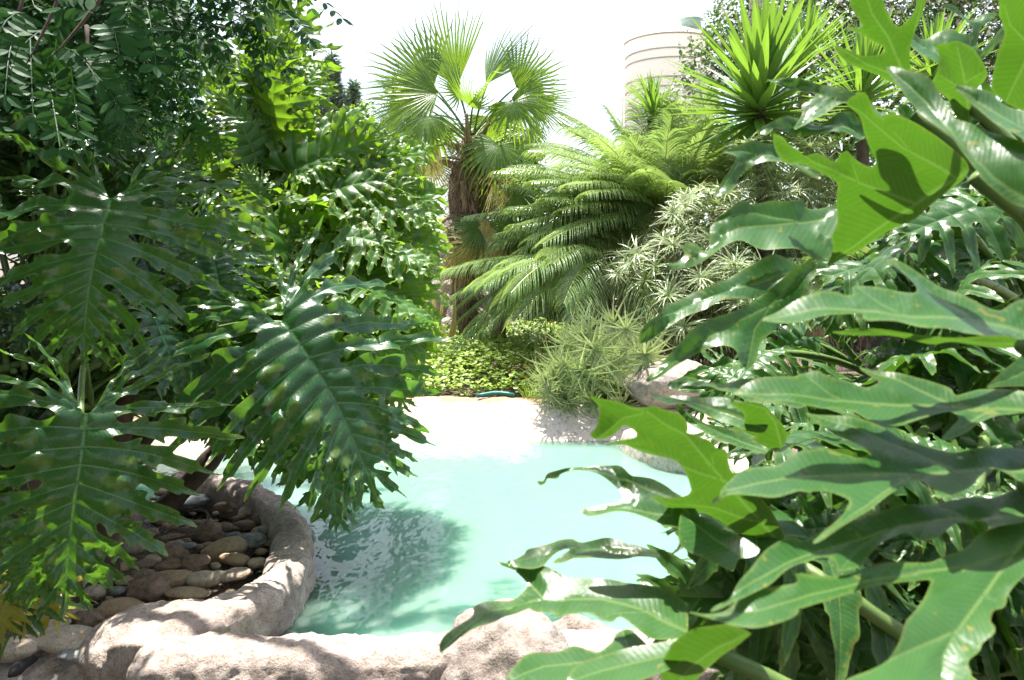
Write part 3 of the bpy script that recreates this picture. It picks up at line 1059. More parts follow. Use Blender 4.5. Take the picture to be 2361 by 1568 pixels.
GENQ = [philo_mesh(0.6, 500 + i, n=5, wid=.85, cut=.30, droop=rr.uniform(.2, .6), ruffle=.008, teeth=.35, step=.015, side_droop=rr.uniform(.2, .7), base=3, lobew=.2) for i in range(5)]
GENB = [philo_mesh(0.6, 700 + i, n=rr.choice([6, 7]), wid=rr.uniform(.72, .86), cut=rr.uniform(.32, .42), droop=rr.uniform(.1, .45), ruffle=.018, teeth=rr.uniform(1.0, 1.5), step=.0155, side_droop=rr.uniform(.1, .35), base=3, lobew=.19, twist=.7) for i in range(6)]


def add_leaf(plant, o, tip, facing, base, me=None, L=None, mat='philo', r=.009, stalk=True, roll=0.0, label=None):
    """facing: preferred normal direction of the upper face"""
    o, tip = Vector(o), Vector(tip)
    yd = tip - o
    ln = yd.length
    n_ = Vector(facing)
    yd.normalize()
    n_ = (n_ - yd * n_.dot(yd)).normalized()
    if roll: n_ = Matrix.Rotation(roll, 3, yd) @ n_
    mw = frame(o, yd, n_)
    if me is None: me = rr.choice(GEN)
    L0 = L or 0.6
    mw = mw @ Matrix.Scale(ln / (L0 * 0.93), 4)
    lf = link('leaf', me, M[mat], plant, True, mw)
    if label: lf['label'] = label
    if stalk: petiole(lf, o, yd, n_, base, r)
    return lf


tocam = lambda p: (CAM - Vector(p)).normalized()


def philo_plant(label, base, stems):
    e = empty('split_leaf_philodendron', base, label, 'philodendron', 'split-leaf philodendrons around the pool')
    for a, b_, r in stems:
        mb = MB()
        mb.tube(bez(a, (Vector(a) + Vector(b_)) / 2 + Vector((rr.uniform(-.15, .15), 0, -.1)), b_, 12), [r * (1.2 - .4 * i / 11) * (1 + .12 * math.sin(i * 2.1)) for i in range(12)], 10)
        inv = parent_inv(e)
        me = mesh('stem', [inv @ Vector(v) for v in mb.V], mb.F, {'tone': mb.A})
        link('stem', me, M['bark'], e)
    return e


baseA = Vector((-2.05, 3.1, .15))
crA = Vector((-1.95, 3.2, .95))
plA = philo_plant('dark shaded split-leaf philodendron with huge deeply cut leaves at left', baseA, [(baseA, crA, .06), (baseA + Vector((.25, .3, 0)), crA + Vector((.3, .35, .35)), .05), (baseA + Vector((-.2, .2, 0)), crA + Vector((-.4, .2, .3)), .05)])
heroes = [
    # sinus px, depth, tip px, depth, seed, n, width, cut, droop, roll, label
    ((247, 458), 2.35, (188, 812), 2.15, 11, 9, .90, .25, .45, .1, 'uppermost large dark leaf with pale midrib'),
    ((648, 742), 3.30, (885, 1120), 3.02, 23, 10, .84, .25, .40, -.1, 'large leaf with sunlit centre reaching over the water'),
    ((185, 957), 2.05, (155, 1402), 1.86, 35, 9, .80, .25, .55, .05, 'lowest large glossy leaf hanging over the pebbles'),
    ((520, 790), 3.75, (610, 1030), 3.65, 47, 9, .80, .26, .30, .1, None),
    ((765, 930), 3.6, (800, 1245), 3.5, 59, 8, .56, .28, .35, -.3, None),
]
for (sx, sy), d1, (tx_, ty_), d2, sd_, n_, wid_, cut_, dr, roll, lab in heroes:
    me = philo_mesh(0.6, sd_, n=n_, wid=wid_, cut=cut_, droop=dr, ruffle=.017, teeth=1.7, step=0.0098, side_droop=.25, base=4, twist=.9, lobew=.122)
    o_, tp = at(sx, sy, d1), at(tx_, ty_, d2)
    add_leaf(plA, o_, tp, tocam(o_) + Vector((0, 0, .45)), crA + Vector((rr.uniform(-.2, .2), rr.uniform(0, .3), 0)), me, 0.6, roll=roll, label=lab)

# more leaves of the shaded plant, deeper in the shade
fillA = [((330, 330), 2.9, (470, 560), 2.8), ((420, 300), 3.1, (330, 520), 3.0), ((470, 250), 3.2, (600, 400), 3.1), ((120, 560), 2.9, (20, 800), 2.7), ((60, 640), 2.8, (-60, 860), 2.6),
         ((300, 700), 2.9, (380, 960), 2.8), ((150, 830), 2.6, (60, 1000), 2.4), ((420, 560), 3.1, (520, 760), 3.0), ((480, 480), 3.2, (640, 620), 3.1), ((560, 500), 3.2, (700, 560), 3.1),
         ((270, 850), 2.9, (400, 1040), 2.8), ((80, 420), 3.1, (-40, 520), 3.0), ((590, 300), 3.3, (560, 520), 3.2), ((520, 400), 3.2, (470, 640), 3.1), ((20, 1130), 2.4, (-40, 1380), 2.2),
         ((90, 1200), 2.3, (20, 1400), 2.2), ((680, 600), 3.2, (880, 700), 3.1), ((450, 720), 3.0, (470, 1000), 2.9), ((600, 820), 3.2, (560, 1060), 3.1), ((560, 640), 3.0, (480, 780), 2.9),
         ((700, 800), 3.2, (690, 1100), 3.1), ((180, 620), 2.7, (250, 860), 2.6)]
for (sx, sy), d1, (tx_, ty_), d2 in fillA:
    if sx > 400: d1 += .95; d2 += .95
    if any(sunlit_zone(at(sx + (tx_ - sx) * u, sy + (ty_ - sy) * u, d1)) for u in (-.3, 0, .5, 1)): continue
    o_, tp = at(sx, sy, d1), at(tx_, ty_, d2)
    add_leaf(plA, o_, tp, tocam(o_) + Vector((rr.uniform(-.7, .7), 0, rr.uniform(.2, 1.1))), crA + Vector((rr.uniform(-.2, .2), rr.uniform(0, .3), 0)), roll=rr.uniform(-.5, .5))
ka = 0
for k in range(2500):
    if ka > 95: break
    px, py = rr.uniform(-60, 560), rr.uniform(230, 1120)
    d1 = rr.uniform(3.1, 4.3)
    o_ = at(px, py, d1)
    tp = at(px + rr.uniform(-110, 130), py + rr.uniform(60, 210), d1 - rr.uniform(0, .15))
    if sunlit_zone(o_) or sunlit_zone(tp): continue
    if px > 200 and proj(tp)[1] > 1010: continue
    ka += 1
    add_leaf(plA, o_, tp, tocam(o_) + Vector((rr.uniform(-.9, .9), 0, rr.uniform(0, 1))), crA + Vector((rr.uniform(-.3, .3), rr.uniform(0, .5), .2)), roll=rr.uniform(-.7, .7))

baseB = Vector((-2.25, 4.0, .2))
crB = Vector((-1.55, 4.35, 1.25))
plB = philo_plant('sunlit yellow-green split-leaf philodendron mounded behind the dark one, left of the palm', baseB, [(baseB, crB, .06), (baseB + Vector((.3, .2, 0)), crB + Vector((.3, .1, -.1)), .05)])
polyB = np.array([(520, 150), (640, 90), (720, 170), (800, 260), (900, 300), (985, 400), (1000, 520), (1000, 650), (980, 750), (940, 840), (860, 900), (700, 880), (600, 600), (540, 350)], float)
cB = Vector((620, 560, 0))
specials = [((600, 260), 4.0, (655, 90), 4.1), ((690, 230), 4.0, (735, 130), 4.1), ((740, 300), 4.1, (850, 240), 4.0), ((700, 400), 3.9, (880, 350), 3.8), ((760, 420), 4.0, (930, 330), 4.0),
            ((810, 330), 4.2, (905, 300), 4.2), ((850, 470), 3.9, (1010, 490), 3.8), ((840, 560), 3.8, (1015, 590), 3.7), ((850, 660), 3.8, (1005, 740), 3.7), ((800, 740), 3.7, (965, 870), 3.6), ((650, 420), 3.7, (760, 440), 3.6)]
pts = list(specials)
k = 0
while k < 84:
    px, py = rr.uniform(520, 1000), rr.uniform(100, 880)
    if not inside(np.array([[px, py]]), polyB)[0]: continue
    d1 = 5.3 - (py - 100) / 800 * 1.9 + (px - 700) / 1000 + rr.uniform(-.1, .3)
    v = Vector((px - 640, (py - 560) * .8 + rr.uniform(-40, 160), 0))
    v = v.normalized() * rr.uniform(130, 240) + Vector((30, 40, 0))
    q = Vector((px, py, 0)) + v
    if q.x > 1025: continue
    if q.x > 660 and q.y < 165 + (q.x - 660) * .55: continue
    if py < 175 + (px - 660) * .5 and px > 660: continue
    if not inside(np.array([[px + v.x * .8, py + v.y * .8]]), polyB)[0] and rr.random() < .85: continue
    pts.append(((px, py), d1, (q.x, q.y), d1 - rr.uniform(-.05, .2)))
    k += 1
for ip, ((sx, sy), d1, (tx_, ty_), d2) in enumerate(pts):
    if ip < len(specials):
        d2 += 5.25 - (sy - 100) / 800 * 1.9 - d1
        d1 = 5.25 - (sy - 100) / 800 * 1.9
    o_, tp = at(sx, sy, d1), at(tx_, ty_, d2)
    if any((q_ - c_ - sdir * (q_ - c_).dot(sdir)).length < r_ and (q_ - c_).dot(sdir) > .1 for c_, r_ in TARGETS[-4:] for q_ in (o_, tp, (o_ + tp) / 2)): continue
    lf = add_leaf(plB, o_, tp, Vector((rr.uniform(-.2, .8), rr.uniform(-1.1, -.3), rr.uniform(.6, 1.1))), crB + Vector((rr.uniform(-.2, .3), rr.uniform(-.3, .3), rr.uniform(-.3, .1))), rr.choice(GENB), 0.6, 'philo_sunlit', roll=rr.uniform(-.4, .4))

# yellowed low leaves at the lower left
baseC = Vector((-1.75, 2.45, .1))
plC = empty('split_leaf_philodendron', baseC, 'small low philodendron with yellowing leaves at the lower left edge', 'philodendron', 'split-leaf philodendrons around the pool')
for (sx, sy), d1, (tx_, ty_), d2, mt in [((90, 1350), 2.45, (20, 1470), 2.35, 'philo_near'), ((60, 1330), 2.5, (150, 1420), 2.42, 'yellowed'), ((-20, 1330), 2.4, (30, 1440), 2.3, 'yellowed'), ((20, 1370), 2.3, (-30, 1490), 2.2, 'yellowed')]:
    o_, tp = at(sx, sy, d1), at(tx_, ty_, d2)
    add_leaf(plC, o_, tp, Vector((rr.uniform(-.3, .3), -.5, 1)), baseC + Vector((0, .1, .1)), rr.choice(GENQ), 0.6, mat=mt, r=.005)

# ------------------------------------------------------------------ right-hand broad split-leaf philodendron
def c3(*p): return [(x / 3 + 1574, y / 3) for x, y in p]
def c6(*p): return [(x / 3 + 1574, y / 3 + 522.6) for x, y in p]
def c9(*p): return [(x / 3 + 1574, y / 3 + 1045.3) for x, y in p]
def c8(*p): return [(x / 3 + 787, y / 3 + 1045.3) for x, y in p]
def z5(*p): return [(1229.7 + .26042 * x, 860.8 + .26042 * y) for x, y in p]


def broad_leaf(plant, outline, veins, d0, gy, top=True, gx=0.0, bend=0.0, seed=0, step=9.0, ruffle=1.0, fold=0.22, mat='philo_near', stalk_from=None, label=None, r=.010):
    """one broad leaf: its shape is measured in a sight-line grid and laid out at its own distance, slope and curvature"""
    O = np.array(outline, float)
    cx, cy = O.mean(0)
    V, T, va, edge, de, arc, dv = blade(O, [(np.array(v, float), wf) for v, wf in veins], step, True, 3.6, 3.0, seed)
    rg = np.random.default_rng(seed + 5)
    ph = rg.uniform(0, 6.28, 8)
    s = d0 / F
    x, y = V[:, 0], V[:, 1]
    D = d0 + gy * (y - cy) / 1000 + gx * (x - cx) / 1000 + bend * ((x - cx) / 500) ** 2
    D = D + .012 * np.sin(x / 130 + ph[4]) + .010 * np.sin(y / 70 + ph[5])
    base = [at(a, b_, d) for a, b_, d in zip(x, y, D)]
    # mean surface direction
    e1 = at(cx + 10, cy, d0 + gx * .01) - at(cx - 10, cy, d0 - gx * .01)
    e2 = at(cx, cy + 10, d0 + gy * .01) - at(cx, cy - 10, d0 - gy * .01)
    nrm = e2.cross(e1).normalized()
    if nrm.dot(CAM - base[0]) < 0: nrm = -nrm
    h = fold * np.minimum(dv, 70) * (1 - .25 * np.minimum(dv, 70) / 70) * (1 if top else -1)
    ew = np.exp(-de / 30.0)
    h = h + ruffle * ew * (6.0 * np.sin(arc / 23 + ph[0]) + 10.0 * np.sin(arc / 52 + ph[1]) + 1.2 * np.sin(arc / 12 + ph[2]))
    h = h + 3.0 * np.sin(x / 60 + ph[3]) * np.sin(y / 42 + ph[6])
    # gentle quilting between the side veins
    P3 = [b_ + nrm * float(k * s) for b_, k in zip(base, h)]
    o3 = at(cx, cy, d0)
    want = nrm if top else -nrm
    a, b_, c_ = (P3[i] for i in T[len(T) // 2])
    if (b_ - a).cross(c_ - a).dot(want) < 0: T = [f[::-1] for f in T]
    inv = parent_inv(plant)
    me = mesh('leaf', [inv @ p - inv @ o3 for p in P3], T, {'vein': va, 'edge': edge, 'rib': vein_coord(V, [(np.array(v, float), wf) for v, wf in veins]) / 15.0})
    lf = link('leaf', me, M[mat], plant)
    lf.matrix_local = Matrix.Translation(inv @ o3)
    if label: lf['label'] = label
    if stalk_from is not None:
        j, b0 = stalk_from
        j = at(j[0], j[1], d0 + gy * (j[1] - cy) / 1000 + gx * (j[0] - cx) / 1000 + bend * ((j[0] - cx) / 500) ** 2) - (nrm if top else -nrm) * .012
        mb = MB()
        q = bez(b0, (Vector(b0) + j) / 2 + Vector((.05, 0, .10)), j, 12)
        mb.tube(q, [r * 1.3] * 4 + [r] * 8, 9)
        inv2 = parent_inv(lf)
        link('petiole', mesh('petiole', [inv2 @ Vector(v) for v in mb.V], mb.F, {'tone': mb.A}), M['petiole'], lf)
    return lf


baseR = Vector((1.0, 1.05, .12))
crR = Vector((1.0, 1.0, 1.0))
plR = empty('broad_leaf_philodendron', baseR, 'large sunny split-leaf philodendron filling the right foreground with long smooth lobes', 'philodendron')
mb = MB(); mb.tube(bez(baseR, baseR + Vector((.08, .05, .5)), crR, 10), [.07] * 10, 12)
inv = parent_inv(plR)
link('stem', mesh('stem', [inv @ Vector(v) for v in mb.V], mb.F, {'tone': mb.A}), M['bark'], plR)
S1 = crR + Vector((-.02, -.1, .1)); S2 = crR + Vector((-.05, -.25, -.1)); S3 = crR + Vector((-.05, -.3, -.35))

RL = [
 # upper underside leaf with yellow ribs
 dict(outline=[(1781, 302), (1804, 317), (1820, 337), (1841, 347), (1857, 362), (1871, 358), (1894, 360), (1921, 382), (1936, 382), (1935, 370), (1954, 347), (1962, 357), (1987, 377), (2010, 387), (2024, 380), (2008, 350), (1990, 300), (1985, 268), (1945, 243), (1990, 225), (2002, 224), (2012, 250), (2030, 270), (2045, 262), (2065, 262), (2090, 275), (2140, 300), (2200, 355), (2242, 386), (2212, 425), (2150, 470), (2080, 520), (2000, 570), (1940, 603), (1903, 622), (1923, 570), (1915, 545), (1935, 520), (1930, 470), (1935, 430), (1920, 415), (1880, 400), (1840, 380), (1810, 378), (1785, 345)],
      veins=[([(2240, 388), (2175, 428), (2110, 468), (2000, 545), (1912, 612)], 2.6), ([(2110, 468), (2000, 430), (1880, 378), (1790, 312)], 1.8), ([(2205, 408), (2080, 340), (1990, 262), (1952, 244)], 1.8), ([(2100, 350), (2060, 300)], .8), ([(1980, 420), (1960, 365)], .8)],
      d0=.92, gy=.55, top=False, seed=1, stalk_from=((2238, 388), S1), ruffle=.7, label='big upper leaf seen from below with yellow ribs'),
 # lobe arching over it, upper side
 dict(outline=[(2037, 153), (2057, 150), (2094, 170), (2141, 187), (2174, 230), (2197, 277), (2241, 290), (2307, 317), (2400, 360), (2400, 500), (2274, 430), (2241, 383), (2207, 340), (2190, 317), (2141, 277), (2094, 233), (2067, 197)],
      veins=[([(2390, 470), (2290, 410), (2210, 330), (2140, 240), (2050, 160)], 2.0), ([(2250, 375), (2200, 300)], .8)], d0=.72, gy=-.3, gx=-.2, seed=2, ruffle=.6, stalk_from=((2390, 460), S1)),
 # top underside leaf
 dict(outline=[(1950, -60), (1960, 0), (1966, 27), (1987, 53), (1990, 70), (1951, 62), (1961, 74), (1990, 84), (2017, 103), (2044, 113), (2040, 130), (1990, 133), (1957, 117), (1921, 100), (1927, 117), (1951, 143), (1990, 163), (2040, 182), (2080, 207), (2102, 250), (2112, 200), (2098, 167), (2096, 117), (2107, 83), (2134, 17), (2150, -60), (2128, -60), (2107, 33), (2080, 66), (2065, 63), (2047, 33), (2020, -60)],
      veins=[([(2102, 240), (2075, 150), (2050, 90), (2010, 30), (1985, -50)], 2.0), ([(2085, 180), (2000, 150), (1930, 108)], 1.4), ([(2096, 175), (2108, 80), (2138, -50)], 1.4)], d0=1.0, gy=.4, top=False, seed=3, ruffle=.4, stalk_from=((2102, 248), S1)),
 dict(outline=[(2197, 203), (2214, 200), (2241, 213), (2284, 217), (2307, 240), (2400, 270), (2400, 350), (2324, 317), (2291, 287), (2257, 253), (2227, 230)], veins=[([(2395, 320), (2310, 270), (2205, 206)], 1.8)], d0=.7, gy=-.3, seed=4, ruffle=.5, stalk_from=((2395, 315), S1)),
 dict(outline=[(2304, -60), (2301, 33), (2314, 57), (2321, 93), (2301, 133), (2291, 183), (2287, 217), (2330, 245), (2420, 280), (2420, -60)], veins=[([(2410, 60), (2370, 130), (2335, 200), (2320, 235)], 2.2), ([(2380, 110), (2330, 60), (2315, 10)], 1.4)], d0=.85, gy=.4, top=False, seed=5, ruffle=.5, stalk_from=((2410, 60), S1)),
 # grey-green leaf at the top, upper side
 dict(outline=c3((1435, 215), (1500, 198), (1600, 212), (1690, 248), (1790, 200), (1870, 200), (1885, 235), (1960, 262), (2000, 230), (1950, 150), (1900, 105), (1745, 62), (1850, 40), (1930, 85), (2010, 130), (2080, 90), (2180, 100), (2120, 160), (2050, 200), (2040, 265), (2030, 330), (2060, 365), (2100, 330), (2200, 200), (2240, 260), (2110, 370), (2000, 480), (1960, 560), (1880, 700), (1850, 680), (1780, 570), (1700, 470), (1600, 370), (1560, 290), (1500, 245)),
      veins=[(c3((1880, 560), (1800, 420), (1650, 290), (1450, 218)), 1.6), (c3((1870, 520), (1990, 300), (1900, 120), (1790, 70)), 1.4), (c3((1880, 540), (2050, 400), (2200, 230)), 1.2)], d0=1.25, gy=-.5, seed=6, ruffle=1.0, stalk_from=(c3((1890, 560))[0], S1)),
 dict(outline=c3((1740, 330), (1830, 300), (1900, 280), (2010, 330), (2060, 400), (2100, 480), (2090, 560), (2040, 640), (2000, 760), (2010, 850), (1960, 880), (1880, 800), (1850, 690), (1700, 600), (1760, 480), (1790, 380)), veins=[(c3((2000, 860), (1960, 600), (1900, 330)), 2.0), (c3((1950, 580), (2070, 480)), 1.0), (c3((1960, 640), (1790, 520)), 1.0)], d0=1.15, gy=.5, top=False, seed=7, ruffle=.6, stalk_from=(c3((2005, 850))[0], S1)),
 # lobes left of the big underside leaf
 dict(outline=c3((570, 560), (600, 532), (700, 555), (800, 570), (900, 600), (1010, 615), (1100, 650), (1200, 665), (1260, 660), (1330, 700), (1420, 790), (1300, 770), (1180, 720), (1110, 718), (1050, 745), (950, 830), (850, 890), (755, 905), (800, 830), (840, 765), (820, 715), (900, 680), (925, 640), (850, 640), (760, 605), (650, 588)), veins=[(c3((1420, 770), (1200, 690), (1000, 680), (900, 630), (620, 555)), 1.6), (c3((1050, 700), (900, 800), (770, 895)), 1.4)], d0=1.12, gy=-.5, seed=8),
 dict(outline=c3((525, 905), (560, 880), (650, 850), (720, 820), (830, 808), (950, 840), (1050, 800), (1150, 800), (1240, 860), (1265, 1000), (1100, 962), (980, 922), (850, 918), (740, 900), (620, 890), (610, 925), (570, 945)), veins=[(c3((1260, 940), (1050, 880), (800, 860), (540, 905)), 1.5)], d0=1.1, gy=-.6, seed=9, ruffle=1.2),
 dict(outline=c3((212, 1365), (225, 1310), (260, 1265), (330, 1180), (370, 1110), (330, 1085), (255, 1068), (380, 1020), (480, 990), (560, 1020), (660, 998), (700, 1060), (790, 1100), (880, 1160), (960, 1220), (940, 1260), (800, 1180), (690, 1140), (640, 1150), (500, 1132), (400, 1190), (370, 1280), (290, 1350)), veins=[(c3((950, 1240), (700, 1090), (500, 1080), (380, 1150), (225, 1355)), 1.6), (c3((520, 1075), (400, 1050), (270, 1068)), 1.0)], d0=.98, gy=-.5, seed=10, ruffle=.8),
 # dark bluish drooping leaf in the middle distance
 dict(outline=[(1525, 622), (1560, 600), (1580, 585), (1575, 562), (1600, 560), (1632, 575), (1640, 560), (1636, 515), (1674, 500), (1707, 477), (1734, 483), (1777, 463), (1827, 470), (1851, 457), (1861, 473), (1890, 473), (1941, 467), (1947, 440), (1974, 467), (1977, 477), (1957, 493), (1930, 505), (1935, 560), (1930, 590), (1880, 598), (1840, 575), (1800, 590), (1740, 582), (1700, 565), (1650, 588), (1600, 605), (1560, 618)],
      veins=[([(1960, 490), (1850, 510), (1700, 530), (1600, 585), (1530, 620)], 1.5), ([(1850, 510), (1740, 495), (1645, 515)], 1.2)], d0=1.12, gy=-.6, seed=11, ruffle=1.2),
 dict(outline=[(1468, 780), (1487, 756), (1520, 743), (1530, 716), (1561, 690), (1600, 668), (1627, 665), (1660, 650), (1700, 630), (1790, 600), (1860, 610), (1840, 650), (1780, 668), (1720, 692), (1640, 712), (1580, 735), (1540, 760), (1500, 776)], veins=[([(1850, 620), (1700, 665), (1580, 705), (1475, 778)], 1.5)], d0=1.2, gy=-.7, seed=12, ruffle=1.3),
 dict(outline=[(1484, 880), (1504, 856), (1537, 823), (1575, 785), (1610, 750), (1650, 735), (1685, 725), (1720, 705), (1750, 680), (1790, 655), (1840, 615), (1880, 600), (1880, 640), (1855, 665), (1840, 700), (1810, 735), (1790, 760), (1750, 790), (1745, 830), (1725, 855), (1700, 840), (1690, 815), (1650, 800), (1600, 815), (1560, 840), (1520, 870)], veins=[([(1870, 620), (1780, 700), (1640, 775), (1490, 878)], 1.6), ([(1780, 700), (1740, 760), (1722, 850)], 1.2)], d0=1.15, gy=-.35, seed=13, ruffle=1.1),
 # long bright leaves
 dict(outline=c6((535, 645), (640, 600), (760, 535), (950, 482), (1080, 470), (1120, 488), (1182, 478), (1165, 408), (1300, 420), (1450, 440), (1520, 460), (1600, 482), (1620, 450), (1580, 400), (1480, 310), (1400, 215), (1440, 215), (1550, 270), (1700, 350), (1850, 440), (2000, 540), (2110, 590), (2200, 600), (2260, 560), (2420, 520), (2420, 770), (2200, 765), (2100, 772), (1900, 765), (1700, 735), (1500, 642), (1400, 655), (1280, 662), (1238, 625), (1262, 592), (1100, 620), (950, 655), (800, 675), (680, 672), (580, 658)),
      veins=[(c6((2400, 720), (2000, 650), (1600, 620), (1250, 577), (900, 580), (550, 645)), 2.0), (c6((2010, 650), (1700, 430), (1430, 222)), 1.6), (c6((1560, 615), (1380, 540), (1200, 420)), .9)], d0=.70, gy=-.65, seed=14, ruffle=.55, label='long bright lobe with a forked tip'),
 dict(outline=c6((1000, 724), (1200, 713), (1400, 718), (1550, 735), (1700, 758), (2000, 762), (2420, 770), (2420, 880), (2100, 825), (1850, 795), (1730, 825), (1550, 785), (1300, 748), (1100, 745)), veins=[(c6((2400, 830), (1800, 775), (1400, 735), (1020, 728)), 1.2)], d0=.74, gy=.5, top=False, seed=15, ruffle=.3),
 dict(outline=c6((325, 1152), (450, 1082), (560, 1060), (780, 1050), (815, 1020), (930, 1020), (970, 1050), (1100, 1080), (1200, 1092), (1280, 1122), (1370, 1082), (1300, 1030), (1215, 958), (1260, 960), (1400, 1010), (1550, 1060), (1700, 1090), (1850, 1132), (1880, 1190), (1960, 1160), (2050, 1120), (2200, 1120), (2420, 1190), (2420, 1290), (2200, 1330), (2050, 1360), (1950, 1420), (1830, 1472), (1785, 1455), (1850, 1400), (1920, 1330), (1850, 1278), (1750, 1320), (1600, 1380), (1430, 1412), (1300, 1370), (1200, 1300), (1050, 1250), (950, 1280), (830, 1270), (700, 1230), (600, 1222), (500, 1190), (400, 1170)),
      veins=[(c6((2400, 1280), (1900, 1250), (1500, 1240), (1100, 1200), (700, 1170), (335, 1152)), 2.0), (c6((1900, 1250), (1600, 1130), (1240, 965)), 1.5), (c6((1150, 1205), (1000, 1150), (850, 1040)), .9), (c6((2150, 1268), (1980, 1350), (1800, 1458)), 1.2)], d0=.72, gy=-.75, seed=16, ruffle=.55, label='long glossy lobe catching white highlights'),
 dict(outline=c9((185, 352), (250, 320), (270, 250), (380, 150), (460, 115), (600, 95), (680, 68), (740, 20), (840, 5), (950, 5), (1070, 25), (1180, 50), (1270, 55), (1290, 20), (1150, -80), (1000, -170), (880, -240), (838, -285), (920, -262), (1050, -255), (1200, -215), (1400, -180), (1550, -90), (1750, -30), (1900, 20), (2100, 0), (2420, -30), (2420, 240), (2250, 140), (2150, 112), (2050, 180), (2000, 250), (1850, 330), (1750, 350), (1720, 250), (1650, 168), (1580, 180), (1500, 250), (1400, 330), (1250, 430), (1050, 560), (950, 603), (888, 602), (960, 540), (1100, 440), (1160, 340), (1130, 320), (1000, 285), (920, 300), (850, 310), (800, 290), (700, 310), (550, 320), (400, 290), (300, 290), (230, 345)),
      veins=[(c9((2400, 120), (1800, 130), (1200, 150), (700, 170), (300, 260), (195, 350)), 2.0), (c9((1900, 125), (1500, -60), (860, -275)), 1.5), (c9((1600, 140), (1250, 380), (905, 598)), 1.4)], d0=.66, gy=-.7, seed=17, ruffle=.55),
 dict(outline=c9((175, 1092), (230, 1030), (330, 1000), (380, 900), (470, 800), (560, 700), (680, 640), (760, 610), (830, 620), (900, 570), (1000, 520), (1200, 470), (1300, 430), (1450, 408), (1550, 395), (1700, 380), (1800, 340), (2000, 310), (2150, 308), (2420, 250), (2420, 480), (2120, 525), (2095, 450), (2040, 435), (1900, 480), (1820, 560), (1750, 622), (1660, 642), (1600, 622), (1560, 570), (1430, 610), (1360, 640), (1290, 700), (1240, 780), (1150, 820), (1060, 830), (1072, 790), (1030, 740), (950, 730), (850, 770), (700, 842), (600, 920), (500, 950), (400, 1010), (300, 1060)),
      veins=[(c9((2400, 430), (1900, 445), (1400, 540), (900, 690), (500, 870), (185, 1085)), 2.0), (c9((1500, 520), (1250, 620), (1080, 820)), 1.0), (c9((2000, 440), (1800, 380)), .8)], d0=.62, gy=-.6, seed=18, ruffle=.55),
 dict(outline=c9((20, 1100), (150, 1108), (300, 1080), (400, 1000), (520, 942), (700, 930), (792, 925), (790, 885), (715, 850), (850, 855), (1000, 860), (1150, 850), (1250, 800), (1400, 760), (1550, 780), (1700, 770), (1800, 720), (1950, 680), (2050, 570), (2125, 530), (2420, 440), (2420, 830), (2250, 960), (2240, 1050), (2150, 1080), (2120, 1180), (2155, 1225), (2150, 1280), (2060, 1340), (2050, 1400), (1950, 1480), (2000, 1580), (1900, 1700), (950, 1700), (1080, 1600), (1200, 1540), (1350, 1470), (1430, 1420), (1500, 1320), (1530, 1200), (1580, 1150), (1650, 1060), (1700, 950), (1720, 885), (1620, 872), (1500, 880), (1300, 940), (1150, 980), (1000, 1040), (850, 1090), (790, 1085), (810, 1115), (700, 1172), (500, 1242), (400, 1222), (250, 1180), (120, 1142)),
      veins=[(c9((2400, 560), (2200, 820), (1900, 1230), (1500, 1400), (1080, 1570)), 2.4), (c9((2300, 690), (2000, 770), (1400, 860), (900, 980), (500, 1100), (40, 1105)), 1.8), (c9((1880, 1250), (1800, 1400), (1790, 1690)), 1.3), (c9((2080, 990), (2180, 1010)), .8)], d0=.56, gy=-.45, seed=19, ruffle=.5, step=10, label='nearest broad leaf at the lower right corner'),
 # lobes reaching over the boulder
 dict(outline=c8((665, 1370), (700, 1290), (760, 1240), (820, 1200), (900, 1150), (922, 1112), (903, 1090), (1000, 1050), (1080, 1030), (1180, 1010), (1240, 970), (1285, 920), (1290, 890), (1240, 850), (1190, 810), (1120, 782), (1070, 757), (1100, 753), (1200, 788), (1280, 800), (1350, 810), (1420, 810), (1500, 838), (1560, 862), (1700, 870), (1750, 880), (1900, 890), (2000, 920), (2150, 960), (2300, 1000), (2400, 1060), (2400, 1290), (2200, 1290), (2100, 1280), (1980, 1190), (1920, 1152), (1870, 1200), (1800, 1160), (1760, 1130), (1700, 1120), (1540, 1132), (1435, 1162), (1490, 1122), (1505, 1100), (1400, 1090), (1360, 1105), (1330, 1102), (1300, 1080), (1250, 1110), (1190, 1140), (1130, 1150), (1050, 1190), (950, 1222), (850, 1262), (760, 1320)),
      veins=[(c8((2390, 1230), (2100, 1100), (1800, 1010), (1400, 1000), (1000, 1110), (675, 1360)), 2.0), (c8((1400, 1000), (1280, 860), (1090, 762)), 1.2), (c8((2100, 1105), (1850, 1130)), .8)], d0=.88, gy=-.7, seed=20, ruffle=.6, stalk_from=(c8((2390, 1230))[0], S3), label='dark lobe pointing down across the near boulder'),
 dict(outline=c8((1130, 766), (1200, 750), (1270, 702), (1280, 672), (1370, 660), (1440, 640), (1520, 602), (1600, 590), (1650, 612), (1750, 600), (1860, 602), (1900, 622), (1990, 640), (2060, 650), (2200, 700), (2210, 760), (2050, 705), (1980, 722), (1850, 720), (1700, 740), (1600, 730), (1540, 770), (1450, 782), (1500, 740), (1590, 690), (1560, 682), (1480, 700), (1430, 740), (1400, 780), (1320, 800), (1230, 790), (1170, 780)), veins=[(c8((2200, 730), (2000, 670), (1700, 660), (1450, 690), (1140, 768)), 1.5)], d0=.95, gy=-.8, seed=21, ruffle=.6),
